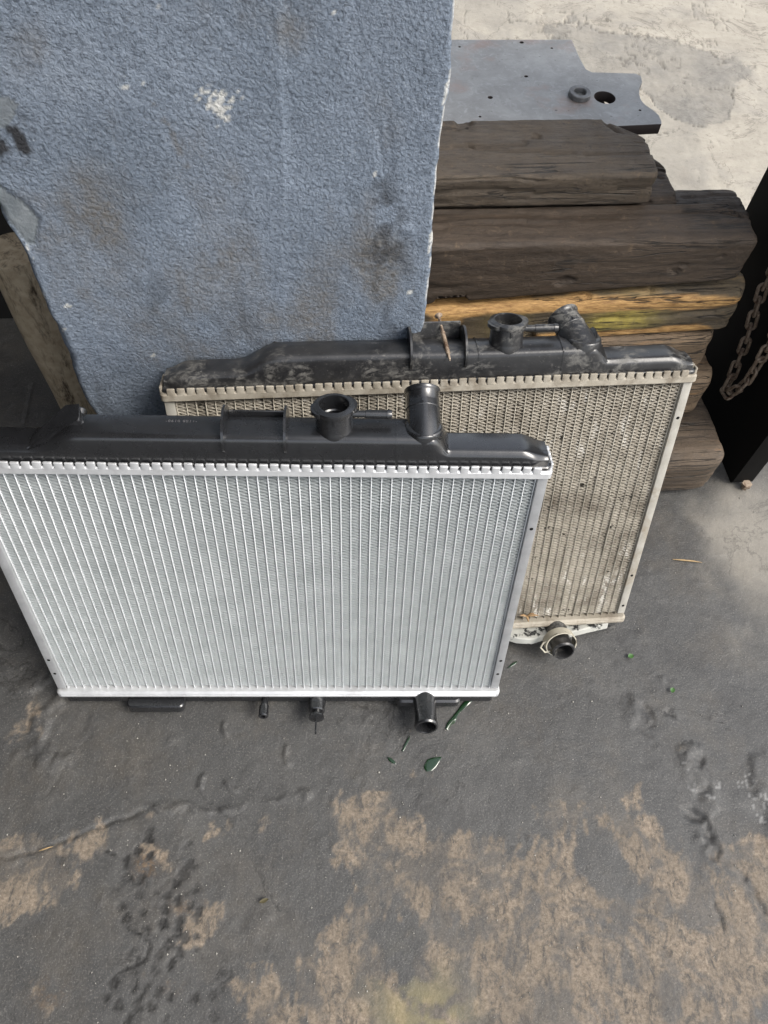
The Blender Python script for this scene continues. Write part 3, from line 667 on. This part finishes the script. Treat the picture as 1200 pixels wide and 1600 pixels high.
def chain():
    P = [(.985,.62),(.980,.45),(.973,.333),(.964,.29),(.948,.237),(.940,.197),(.928,.162),(.921,.136),(.905,.140),(.892,.170),(.886,.205),(.889,.248),(.893,.30),(.90,.45),(.90,.62)]
    pts = [Vector((.778-.004*math.sin(i), d, z)) for i, (d, z) in enumerate(P)]
    L = [0]
    for a, b in zip(pts[:-1], pts[1:]): L.append(L[-1]+(b-a).length)
    def at(l):
        l = max(0, min(L[-1], l))
        for i in range(len(pts)-1):
            if l <= L[i+1]: t = (l-L[i])/(L[i+1]-L[i]); return pts[i].lerp(pts[i+1], t)
        return pts[-1]
    t = thing('gate_chain', 'rusty steel chain hanging in a loop against the black gate', 'chain', W(.778, .93, .136), (0, 0, YAW))
    org = Vector((.778, .93, .136)); pitch = .0265; n = int(L[-1]/pitch)
    hl, hwid, r = .0105, .0074, .0032
    path = []
    for k in range(16):
        a = 2*math.pi*k/16; x = (hl if math.cos(a) > 0 else -hl)+hwid*math.cos(a); y = hwid*math.sin(a); path.append(Vector((x, y, 0)))
    V = []; F = []; m = len(path); nn = 10
    for i in range(m):
        T = (path[(i+1) % m]-path[i-1]).normalized(); nz = Vector((0, 0, 1)); b = T.cross(nz)
        for k in range(nn): a = 2*math.pi*k/nn; V.append(path[i]+r*(math.cos(a)*b+math.sin(a)*nz))
    for i in range(m):
        j = (i+1) % m
        for k in range(nn): l = (k+1) % nn; F.append((i*nn+k, j*nn+k, j*nn+l, i*nn+l))
    me = None
    for i in range(n+1):
        a = at(i*pitch-.003); b = at(i*pitch+.003); c = at(i*pitch)-org; T = (b-a).normalized()
        if me is None: o = mesh('link', V, F, RUST, t, 180); me = o.data
        else: o = bpy.data.objects.new('link', me); COL.objects.link(o); o.parent = t
        q = T.to_track_quat('X', 'Z'); o.rotation_mode = 'QUATERNION'
        from mathutils import Quaternion
        o.rotation_quaternion = q @ Quaternion((1, 0, 0), R(40 if i % 2 else 130)); o.location = c
chain()

# ------------------------------------------------------------------ radiators
WID, ZT = .70, .463
PITCH = .0124
def radiator(label, br, yaw, lean, old):
    u = Vector((math.cos(yaw), math.sin(yaw), 0))
    org = Vector((br[0], br[1], .045)) - u*WID/2
    t = thing('car_radiator', label, 'radiator', org, (-lean, 0, yaw), 'car radiators leaning against the pier')
    head, fin, tube, side, pl = (OLD_HEAD, OLD_FIN, OLD_TUBE, OLD_SIDE, PL_OLD) if old else (AL_HEAD, AL_FIN, AL_TUBE, AL_SIDE, PL_NEW)
    rg = random.Random(5 if old else 2)
    hx = WID/2
    # headers
    b = MB().rprism(-hx-.002, hx+.002, -.002, .048, ZT-.0065, ZT+.0055, .007, .0022)
    x = -hx+.008
    while x < hx-.012:
        j = rg.uniform(-.0003, .0003); k = rg.uniform(-.0004, .0004)
        b.rprism(x+j, x+.0098+j, -.0022+k, .0012+k, ZT+.003, ZT+.0125+k, .0009, .0007, 2); x += PITCH
    y = .006
    while y < .040:
        b.rprism(hx-.001, hx+.0022, y, y+.007, ZT+.003, ZT+.0125, .0008, .0006, 2); b.rprism(-hx-.0022, -hx+.001, y, y+.007, ZT+.003, ZT+.0125, .0008, .0006, 2); y += .0095
    hdr = b.build('top_header', head, t, 40)
    if old:                                                # the old header sags a little
        pass
    b = MB().rprism(-hx-.002, hx+.002, -.003, .048, -.0075, .0062, .008, .0030)
    b.rprism(-hx+.004, hx-.004, -.0042, .010, -.0045, .0022, .003, .0018)
    b.build('bottom_header', head, t, 40)
    # tubes
    cx0 = -.3348; n = 55; me = None
    for i in range(n):
        x = cx0+i*PITCH
        if me is None:
            o = MB().rprism(-.0008, .0008, .0065, .034, -.002, ZT+.002, .0009, .0002, 3).build('tube', tube, t, 60); me = o.data; o.location = (x, 0, 0)
        else: o = bpy.data.objects.new('tube', me); COL.objects.link(o); o.parent = t; o.location = (x, 0, 0)
        if old: o.location.y = rg.uniform(-.0003, .0003)
    # corrugated fins, one folded strip between each pair of tubes
    V = []; F = []; fp = .0026; z0, z1 = .0115, ZT-.0085; m = int((z1-z0)/fp)
    for i in range(n-1):
        xa = cx0+i*PITCH+.0008; xb = xa+PITCH-.0016
        ph = rg.uniform(-.3, .3)*fp
        for k in range(m-1):
            def pt_(kk):
                x = xa if (kk+i) % 2 else xb
                z = z0+ph+(kk+(.22 if (kk+i) % 2 else -.22))*fp; dy = 0; dz = 0
                if old:
                    v = math.sin(i*1.7+kk*.045)*math.sin(i*.9-kk*.021); dy = .0022*max(0, v-.4); dz = .0014*math.sin(kk*.21+i)*max(0, v)
                return x, dy, z+dz
            (xA, dA, zA), (xB, dB, zB) = pt_(k), pt_(k+1); j = rg.uniform(-.00018, .00018)*(3 if old else 1)
            tl = .00042; b0 = len(V)
            V += [(xA, .0070+dA, zA+j), (xB, .0070+dB, zB+j), (xB, .033, zB+j), (xA, .033, zA+j), (xA, .0070+dA, zA-tl+j), (xB, .0070+dB, zB-tl+j), (xB, .0120, zB-tl+j), (xA, .0120, zA-tl+j)]
            F += [(b0, b0+1, b0+2, b0+3), (b0+4, b0+5, b0+1, b0), (b0+7, b0+6, b0+5, b0+4)]
    mesh('fin_core', V, F, fin, t, None)
    # side plates, folded channel
    for sgn in (-1, 1):
        xa, xb = sorted((sgn*.3365, sgn*.3485))
        b = MB().rprism(xa, xb, .0030, .0042, .012 if sgn > 0 else .010, ZT-.007, .0004, .0003, 2)
        xo = sorted((sgn*.3473, sgn*.3487)); b.rprism(xo[0], xo[1], .0043, .036, .012, ZT-.008, .0004, .0003, 2)
        xo = sorted((sgn*.3363, sgn*.3372)); b.rprism(xo[0], xo[1], .0043, .034, .012, ZT-.008, .0004, .0003, 2)
        p = b.build('side_plate', side, t, 30)
        for z in ((.05, .085, .37) if not old else (.03, .10, .40)):
            MB().lathe([(0, .0006), (.0015, .0006), (.0023, .0004), (.0026, 0)], (sgn*.3425, .0032, z), (0, -1, 0), 14).build('dark_hole_disc', HOLE_DISC, p, 180)  # black discs on the surface stand in for the dark of real holes
    # ---- top tank: lofted along x between a low and a high section
    NP = 26; zb = ZT+.004
    def low():
        P = [(.0045, zb), (.0040, .478), (.0042, .4865)]
        P += [(.0060+.0045*(1-math.cos(R(a))), .4865+.0060*math.sin(R(a))) for a in (25, 50, 75, 90)]
        P += [(.0115+(.040-.0115)*k/11, .4928+.0008*math.sin(k/11*3.14)) for k in range(12)]
        P += [(.0415+.0035*math.sin(R(a)), .4893+.0035*math.cos(R(a))) for a in (20, 45, 70, 90)]
        P += [(.0450, .480), (.0450, .474), (.0445, zb)]
        return P
    def high(k=1.0):
        P = [(.0040, zb), (.0030, .478), (.0024, .488), (.0024, .498), (.0027, .503)]
        P += [(.0122-.0095*math.cos(R(a)), .5045+.0080*math.sin(R(a))) for a in (15, 30, 45, 60, 75, 88)]
        P += [(.0135+(.0395-.0135)*i/12, .5127+.0022*math.sin(math.pi*min(1, i/12*.9+.05))) for i in range(13)]
        P += [(.0405+.0050*math.sin(R(a)), .5078+.0050*math.cos(R(a))) for a in (15, 40, 65, 90)]
        P += [(.0455, .498), (.0455, .482), (.0445, zb)]
        return P
    LO = np.array(low()); HI = np.array(high())
    def resamp(P, m):
        c = np.concatenate([[0], np.cumsum(np.hypot(*np.diff(P, axis=0).T))]); c /= c[-1]; q = np.linspace(0, 1, m)
        return np.stack([np.interp(q, c, P[:, 0]), np.interp(q, c, P[:, 1])], -1)
    LO = resamp(LO, 40); HI = resamp(HI, 40)
    xs = list(np.concatenate([np.linspace(-hx+.004, -hx+.012, 5), np.linspace(-hx+.014, -.262, 6), np.linspace(-.258, -.195, 18), np.linspace(-.19, .195, 60), np.linspace(.198, .232, 16), np.linspace(.236, .312, 10), np.linspace(.314, hx-.004, 12)]))
    rings = []
    for x in xs:
        tR = sst(.228, .204, x); tL = sst(-.256, -.200, x); k = float(np.minimum(tR, tL) if x > 0 or True else 1)
        Pq = LO*(1-k)+HI*k
        if .19 < x < .24:                                  # the front corner of the hump runs out further to the right than the back
            kk = float(sst(.228, .204, x)); fr = sst(.02, .0, Pq[:, 0]); k2 = float(sst(.232, .214, x))
            Pq = LO*(1-kk)+HI*kk
        zz = Pq[:, 1].copy(); yy = Pq[:, 0].copy()
        e = (hx-.004)-x                                   # bevelled right end
        if e < .034:
            dr = float(sst(.034, 0, np.array(e)))*.011; top = np.clip((zz-zb)/.025, 0, 1); zz -= dr*top
            yy = np.where((yy < .02), yy+(.0055*float(sst(.020, 0, np.array(e)))), yy)
        e2 = x+(hx-.004)
        if e2 < .030:
            dr = float(sst(.030, 0, np.array(e2)))*.010; top = np.clip((zz-zb)/.025, 0, 1); zz -= dr*top; yy = np.where(yy < .02, yy+.004*float(sst(.016, 0, np.array(e2))), yy)
        if old: zz = zz-.0018*math.sin((x+.05)*9)*np.clip((zz-.48)/.03, 0, 1)
        rings.append([(x, a, c) for a, c in zip(yy, zz)])
    V = sum(rings, []); m = 40; F = []
    for i in range(len(rings)-1):
        for k in range(m-1): a = i*m+k; F.append((a, a+m, a+m+1, a+1))
    F.append(tuple(range(m))); F.append(tuple((len(rings)-1)*m+k for k in range(m-1, -1, -1)))
    tank = mesh('top_tank', V, F, pl, t, 38)
    # foot flange of the tank under the tabs
    MB().rprism(-hx+.001, hx-.001, .0014, .0462, ZT+.0045, ZT+.0105, .006, .0015).build('tank_foot', pl, tank, 35)
    # mould lines
    def bandat(x, w=.0006, off=.0004):
        b = MB(); P = [(x-w, a+ (nx_*off), c+(nz_*off)) for (a, c), (nx_, nz_) in zip(HI, normals)]
        Q = [(x+w, p[1], p[2]) for p in P]; n_ = len(P)
        b.add(P+Q, [(k, k+n_, k+n_+1, k+1) for k in range(n_-1)]); return b
    tn = np.gradient(HI, axis=0); normals = np.stack([-tn[:, 1], tn[:, 0]], -1); normals /= np.hypot(*normals.T)[:, None]
    if normals[20, 1] < 0: normals = -normals
    for x in (.054, .164): bandat(x).build('mould_line', pl, tank, 180)
    # curved ribs and the wall between them
    for x in (-.033, .037):
        b = MB(); o_ = []; i_ = []
        for a in np.linspace(-48, 178, 44):
            f = float(sst(-48, 20, np.array(a)))
            o_.append((.0250-(.0228+.0072*f)*math.cos(R(a)), .500+(.0205+.0150*f)*math.sin(R(a)))); i_.append((.0250-.0185*math.cos(R(a)), .496+.0135*math.sin(R(a))))
        n_ = len(o_); V = [(x-.0014, *p) for p in o_]+[(x-.0014, *p) for p in i_]+[(x+.0014, *p) for p in o_]+[(x+.0014, *p) for p in i_]
        F = []
        for k in range(n_-1): F += [(k, k+1, n_+k+1, n_+k), (2*n_+k, 3*n_+k, 3*n_+k+1, 2*n_+k+1), (k, 2*n_+k, 2*n_+k+1, k+1)]
        b.add(V, F); b.build('tank_rib', pl, tank, 40)
    MB().rprism(-.0315, .0355, .0435, .0465, .500, .5345 if old else .5195, .0012, .001).build('bracket_wall', pl, tank, 30)
    # filler neck
    fx, fy = .0925, .0255
    fn = MB().lathe([(.0222, .505), (.0222, .5120), (.0218, .5140), (.0214, .5165), (.0214, .5325), (.0212, .5350), (.0236, .5362), (.0240, .5395), (.0236, .5420), (.0205, .5432), (.0182, .5440), (.0172, .5436), (.0168, .5400), (.0166, .5250), (.0150, .5235), (.0150, .5100), (0, .5098)], (fx, fy, 0), (0, 0, 1), 48)
    neck = fn.build('filler_neck', pl, tank, 40)
    for a0 in (200, 20):                                   # two ears of the cap flange
        V = []; F = []
        for k in range(13):
            a = R(a0-32+64*k/12); ro = .0240+.0032*math.sin(math.pi*k/12)**.5
            for rr_, z_ in ((.0225, .5360), (ro, .5364), (ro, .5412), (.0225, .5418)): V.append((fx+rr_*math.cos(a), fy+rr_*math.sin(a), z_))
        for k in range(12):
            for q in range(4): F.append((4*k+q, 4*k+(q+1) % 4, 4*k+4+(q+1) % 4, 4*k+4+q))
        MB().add(V, F).build('cap_ear', pl, neck, 35)
    MB().rprism(fx-.001, fx+.0025, fy-.0225, fy-.019, .528, .537, .0006, .0005, 2).build('cap_stop', pl, neck, 30)
    MB().sweep([(fx+.017, fy, .5305), (fx+.034, fy, .5303), (fx+.036, fy, .5303), (fx+.0362, fy, .5303), (fx+.060, fy, .5300), (fx+.0602, fy, .5300), (fx+.062, fy, .53), (fx+.066, fy, .530)],
               [.0042, .0042, .0042, .0050, .0050, .0056, .0056, .0046], 20).build('overflow_spout', pl, neck, 30)
    # elbow: boss on the tank, pipe running back
    bo = MB(); ex = .190
    p0 = Vector((ex+.007, .0150, .4990)); p1 = Vector((ex-.008, .0560, .5195)) if old else Vector((ex+.006, .0570, .5240))
    path = [p0.lerp(p1, k/6) for k in range(7)]
    bo.sweep(path, [.0205, .0205, .0205, .0204, .0201, .0198, .0195], 44, frame=(1, 0, 0))
    bo.lathe([(.0225, .500), (.0222, .5130), (.0215, .5150), (.0195, .5165), (0, .5170)], (ex+.006, .0250, 0), (0, 0, 1), 36)
    el = bo.build('hose_neck', pl, tank, 50)
    d = (Vector(path[-1])-Vector(path[-2])).normalized(); o0 = Vector(path[-1])
    MB().lathe([(.0195, -.002), (.0193, .010), (.0205, .0120), (.0216, .0138), (.0216, .0160), (.0198, .0172), (.0175, .0172), (.0170, .016), (.0170, -.010), (0, -.0101)], o0, d, 40).build('hose_lip', pl, el, 40)
    MB().lathe([(.0197, -.0012), (.0206, -.0006), (.0206, .0006), (.0197, .0012)], Vector(path[5]), d, 40).build('mould_line', pl, el, 60)
    tt = MB(); pc = Vector(path[5])+Vector((-.002, -.002, .0200)); tt.box(pc.x-.0065, pc.x+.0065, pc.y-.0010, pc.y+.0008, pc.z-.0022, pc.z+.0007); tt.box(pc.x-.0008, pc.x+.0008, pc.y-.0075, pc.y-.0012, pc.z-.0035, pc.z+.0003)
    tt.build('moulded_tee', pl, el, 30)
    # gusset running down from the elbow to the low part of the tank
    V = [(.205, .004, .4935), (.2295, .0042, .4835), (.2265, .018, .4938), (.224, .034, .4938), (.206, .008, .511), (.211, .026, .524), (.2125, .044, .522), (.2255, .0445, .492)]
    hull = bmesh.new(); [hull.verts.new(v) for v in V+[(.198, .006, .500), (.198, .04, .515)]]; bmesh.ops.convex_hull(hull, input=hull.verts)
    bmesh.ops.bevel(hull, geom=hull.edges[:], offset=.0012, segments=2, affect='EDGES'); gm = bpy.data.meshes.new('gusset'); hull.to_mesh(gm); hull.free()
    link('gusset', gm, pl, tank, 35)
    # knob on the back of the left shoulder
    MB().lathe([(.006, -.012), (.006, .003), (.0075, .004), (.0075, .010), (.005, .012), (0, .012)], (-.206, .044, .506), (.1, .8, .45), 20).build('tank_knob', pl, tank, 40)
    if not old:
        hull = bmesh.new()
        for v in [(-.262, .006, .486), (-.258, .004, .490), (-.205, .008, .506), (-.196, .024, .519), (-.200, .046, .526), (-.218, .046, .524), (-.255, .022, .497), (-.190, .020, .512)]: hull.verts.new(v)
        bmesh.ops.convex_hull(hull, input=hull.verts); bmesh.ops.bevel(hull, geom=hull.edges[:], offset=.0015, segments=2, affect='EDGES')
        gm = bpy.data.meshes.new('lug'); hull.to_mesh(gm); hull.free(); link('mounting_lug', gm, pl, tank, 40)
    # embossed mould numbers
    tx = bpy.data.curves.new('marks', 'FONT'); tx.body = '-0610 0011-'; tx.size = .0058; tx.extrude = .0003; tx.space_character = 1.25; tx.align_x = 'CENTER'
    to = bpy.data.objects.new('tmp', tx); COL.objects.link(to); me_ = bpy.data.meshes.new_from_object(to.evaluated_get(bpy.context.evaluated_depsgraph_get())); bpy.data.objects.remove(to)
    e = link('embossed_marks', me_, MARK, tank)
    e.location = (-.083, .026, .5151); e.rotation_euler = (R(2), 0, 0)
    # ---- bottom tank with its foot, spigot, drain tap and outlet
    bt = MB().rprism(-hx+.006, hx-.006, .003, .045, -.030, -.007, .006, .004).build('bottom_tank', pl, t, 35)
    b = MB(); b.rprism(-.243, -.153, -.0165, .010, -.029, -.012, .008, .002); b.build('foot_lug', pl, bt, 35)
    if old:
        hull = bmesh.new()
        prof = [(.10, .004), (.14, -.010), (.160, -.020), (.185, -.024), (.205, -.018), (.255, -.014), (.285, -.007), (.325, .001), (.325, .006), (.10, .010)]
        V = [(x_, y_, z_) for z_ in (-.024, -.010) for x_, y_ in prof]; k = len(prof)
        F = [tuple(range(k-1, -1, -1)), tuple(range(k, 2*k))]+[(i, (i+1) % k, k+(i+1) % k, k+i) for i in range(k)]
        hull.free(); bb = MB().add(V, F).build('tank_flange', MUD, bt, 30); bv = bb.modifiers.new('b', 'BEVEL'); bv.width = .002; bv.segments = 2
    else:
        MB().rprism(.185, .290, -.009, .012, -.026, -.009, .010, .003).build('tank_bulge', pl, bt, 40)
    MB().sweep([(-.026, .006, -.0175), (-.026, -.012, -.0175), (-.026, -.0122, -.0175), (-.026, -.0300, -.0172), (-.026, -.0312, -.0172)], [.0060, .0060, .0078, .0078, .0064], 20, (True, False)).lathe([(.0064, .0312), (.0036, .0312), (.0034, .020), (0, .020)], (-.026, 0, -.0172), (0, -1, 0), 20).build('spigot', pl, bt, 35)
    dt = MB().lathe([(.0140, 0), (.0140, .012), (.0130, .0125), (.0130, .024), (.0112, .0255), (.0070, .0255), (.0070, .0325), (.0122, .033), (.0122, .0360), (.0065, .0368), (0, .037)], (.058, .002, -.0165), (0, -1, 0), 28).build('drain_tap', pl, bt, 35)
    MB().rprism(.0566, .0594, -.060, -.030, -.0215, -.0115, .001, .0006, 2).build('tap_handle', pl, dt, 30)
    oz = -.0135; ow = .0175
    out = MB().lathe([(.0195, -.004), (.0188, .010), (ow, .016), (ow, .049), (ow+.0014, .051), (ow+.0018, .0535), (ow, .0560), (ow-.0022, .0562), (ow-.0030, .054), (ow-.0030, .008), (0, .0078)], (.231, .002, oz), (0, -1, .03), 44).build('outlet_pipe', pl, bt, 40)
    if not old: MB().lathe([(0, .0015), (.006, .0013), (.0085, 0)], (.229, -.020, oz+ow-.0012), (0, 0, 1), 24).build('moulded_pad', pl, out, 180)
    return t, out, tank
_m = M('moulded_mark_plastic'); _m.set('Base Color', (.10, .10, .105)); _m.set('Roughness', .5); MARK = _m.m
PB = dict(front=((.2033, .410), .0668, .2524), rear=((.4237, .5567), .1343, .3354))
r1, _, _ = radiator('clean new silver car radiator with glossy black tank, standing in front of the dusty one', *PB['front'], False)
r2, out2, tank2 = radiator('dusty beige used car radiator with scuffed tank, leaning on the blue pier', *PB['rear'], True)
# old spring clamp hanging round the old radiator's outlet
def clamp():
    t = thing('hose_clamp', 'dirty beige spring clamp hanging loose round the dusty radiator outlet', 'clamp')
    t.matrix_world = r2_mat @ Matrix.Translation((.229, -.034, -.0095))
    b = MB(); V = []; F = []; n = 40; ax = Vector((.06, -1, .22)).normalized(); x = ax.orthogonal().normalized()
    x = (Vector((1, 0, 0))-Vector((1, 0, 0)).dot(ax)*ax).normalized(); y = ax.cross(x)
    for k in range(n+1):
        a = R(-150+300*k/n)+math.pi/2+.35
        for rr_, h in ((.0232, -.0085), (.0248, -.0085), (.0248, .0085), (.0232, .0085)): V.append(ax*h+rr_*(math.cos(a)*x*1.08+math.sin(a)*y*.95))
    for k in range(n):
        for q in range(4): F.append((4*k+q, 4*k+(q+1) % 4, 4*k+4+(q+1) % 4, 4*k+4+q))
    F += [(0, 1, 2, 3), (4*n+3, 4*n+2, 4*n+1, 4*n)]
    b.add(V, F).build('clamp_band', CLAMP, t, 40)
    MB().sweep([(-.021, -.002, .010), (-.030, -.004, .004), (-.034, -.006, -.004), (-.027, -.012, -.010), (-.018, -.010, -.010)], .0016, 10).build('clamp_ear', CLAMP, t, 60)
r2_mat = Matrix.Translation(r2.location) @ r2.rotation_euler.to_matrix().to_4x4()
r1_mat = Matrix.Translation(r1.location) @ r1.rotation_euler.to_matrix().to_4x4()
clamp()
# rusty screw through the bracket wall
def screw():
    a = r2_mat @ Vector((.0085, .0590, .5360)); b = r2_mat @ Vector((.0150, -.003, .5060))
    t = thing('long_screw', 'long rusty screw stuck through the bracket of the dusty radiator tank', 'screw', a)
    d = (b-a); L = d.length; dn = d.normalized()
    MB().lathe([(0, -.0022), (.0035, -.0022), (.0052, -.0006), (.0050, .0006), (.0022, .0030), (.0018, .006), (.0018, L*.40)], (0, 0, 0), dn, 20).build('screw_head', RUST, t, 40)
    prof = []; h = L*.38; k = 0
    while h < L: prof += [(.0017, h), (.0030*(1 if h < L-.008 else .6), h+.0010), (.0017, h+.0020)]; h += .0024
    prof.append((.0002, L+.004))
    MB().lathe(prof, (0, 0, 0), dn, 16).build('screw_thread', RUST, t, 30)
screw()

# ------------------------------------------------------------------ small things on the floor
m = M('green_coolant'); m.set('Base Color', (.010, .032, .012)); m.set('Roughness', .03); m.set('IOR', 1.4); m.set('Coat Weight', 1.0); m.set('Coat Roughness', .02)
COOL = m.m
def puddle(label, pts, h=.0008):
    q = [floor_at(*p) for p in pts]; c = sum(q, Vector())/len(q); V = []; F = []; n = len(q)
    for t, z in ((1.0, .0002), (.93, h*.7), (.75, h), (.4, h*1.05)):
        for p in q: V.append(((p.x-c.x)*t, (p.y-c.y)*t, z+.0008))
    for k in range(3):
        for i in range(n): j = (i+1) % n; F.append((k*n+i, k*n+j, (k+1)*n+j, (k+1)*n+i))
    F.append(tuple(3*n+i for i in range(n)))
    o = mesh('coolant_puddle', V, F, COOL, None, 180); o.location = (c.x, c.y, 0); o.location.z = .0012
    return tag(o, label, 'puddle', 'drops of green coolant on the floor')
def rev(L): return L[::-1]
puddle('largest green coolant drop with a pale edge below the silver radiator outlet', rev([(663,1196),(668,1187),(678,1184),(690,1183),(687,1190),(682,1198),(675,1205),(667,1206),(663,1202)]))
puddle('long thin green coolant streak right of the silver radiator outlet', rev([(696,1139),(699,1130),(706,1122),(714,1112),(722,1101),(728,1095),(739,1095),(730,1104),(720,1112),(714,1121),(711,1130),(704,1134),(700,1142)]))
puddle('small green coolant drop left of the largest one', rev([(605,1183),(611,1185),(617,1190),(619,1195),(613,1193),(608,1189)]))
puddle('thin short coolant dribble just left below the silver outlet', rev([(628,1174),(632,1164),(637,1155),(641,1149),(639,1158),(634,1168),(630,1175)]))
puddle('tiny coolant speck near the dusty radiator clamp', rev([(792,1045),(800,1037),(808,1033),(806,1038),(798,1043)]))
GRN = m_plain('leaf_green', (.06, .16, .035), .5); STRAW = m_plain('dry_straw', (.40, .28, .14), .7); DLEAF = m_plain('dead_leaf', (.30, .19, .09), .7); SCRAP = m_plain('leaf_scrap', (.10, .085, .04), .7)
def bit(name, label, cat, a, b, wdt, mat, z=.003):
    p, q = floor_at(*a), floor_at(*b); o = MB().sweep([Vector((0, 0, 0)), (q-p)*.3+Vector((0, 0, .001)), (q-p)*.7+Vector((0, 0, .0015)), q-p], [wdt*.3, wdt, wdt*.9, wdt*.25], 8).build(name, mat, None, 60)
    o.location = (p.x, p.y, z); return tag(o, label, cat)
bit('straw', 'thin piece of dry straw on the grey floor right of the dusty radiator', 'straw', (1050,875), (1096,880), .0016, STRAW)
bit('straw', 'short pale straw lying in the crack at the lower left', 'straw', (62,1330), (84,1323), .0011, STRAW)
def leaf(label, px, py, l, wd, a, mat, name='fallen_leaf'):
    p = floor_at(px, py); V = []; n = 8
    for i in range(n+1):
        t = i/n; ww = wd*math.sin(math.pi*t)**.8; x = (t-.5)*l
        V += [(x, -ww, .002+.001*math.sin(3*t)), (x, 0, .001), (x, ww, .0022)]
    F = []
    for i in range(n):
        k = 3*i; F += [(k, k+3, k+4, k+1), (k+1, k+4, k+5, k+2)]
    o = mesh(name, V, F, mat, None, 180); o.location = (p.x, p.y, .004); o.rotation_euler = (0, 0, a)
    return tag(o, label, 'leaf', 'tiny leaves on the floor')
leaf('tiny round green leaf on the floor below the clamp of the dusty radiator', 984, 1027, .011, .0045, .3, GRN)
leaf('tiny green leaf on the floor at the right, under the worn pale patch', 1049, 1080, .010, .004, 1.2, GRN)
leaf('small dark leaf scrap on the left floor among the grime', 413, 1408, .014, .003, .4, SCRAP)
# curled dead leaf on the bottom of the old core
def deadleaf():
    t0 = r2_mat @ Vector((.176, -.0005, .0220))
    b = MB(); rg = random.Random(4)
    for a, l in ((.2, .020), (2.7, .014), (-1.2, .012), (.7, .015)):
        b.sweep([(0, 0, 0), (l*.5*math.cos(a), -.002, l*.5*math.sin(a)+.002), (l*math.cos(a), -.003, l*math.sin(a))], [.0012, .0024, .0006], 6)
    o = b.build('dead_leaf', DLEAF, None, 60); o.location = t0; o.rotation_euler = (-.33, 0, .13)
    tag(o, 'curled dry orange leaf caught at the foot of the dusty radiator core', 'leaf')
deadleaf()
# crumbs of plaster and grit
def crumbs():
    V = []; F = []; rg = random.Random(12)
    for i in range(1100):
        px = rg.uniform(-40, 1240); py = rg.uniform(760, 1640)
        if px < 820 and py < 1110: continue
        p = floor_at(px, py); s = .0004+.0012*rg.random()**4
        b = len(V); z = .0012
        for v in ((1, 0, 0), (-1, 0, 0), (0, 1, 0), (0, -1, 0), (0, 0, 1), (0, 0, -1)):
            V.append((p.x+v[0]*s*rg.uniform(.6, 1.3), p.y+v[1]*s*rg.uniform(.6, 1.3), z+v[2]*s))
        for f in ((0,2,4),(2,1,4),(1,3,4),(3,0,4),(2,0,5),(1,2,5),(3,1,5),(0,3,5)): F.append(tuple(b+k for k in f))
    o = mesh('grit', V, F, m_plain('pale_grit', (.50, .48, .43), .8, 0, .1, 200, .4)); tag(o, 'pale crumbs of grit scattered over the dark floor', 'grit', None, 'stuff')
crumbs()
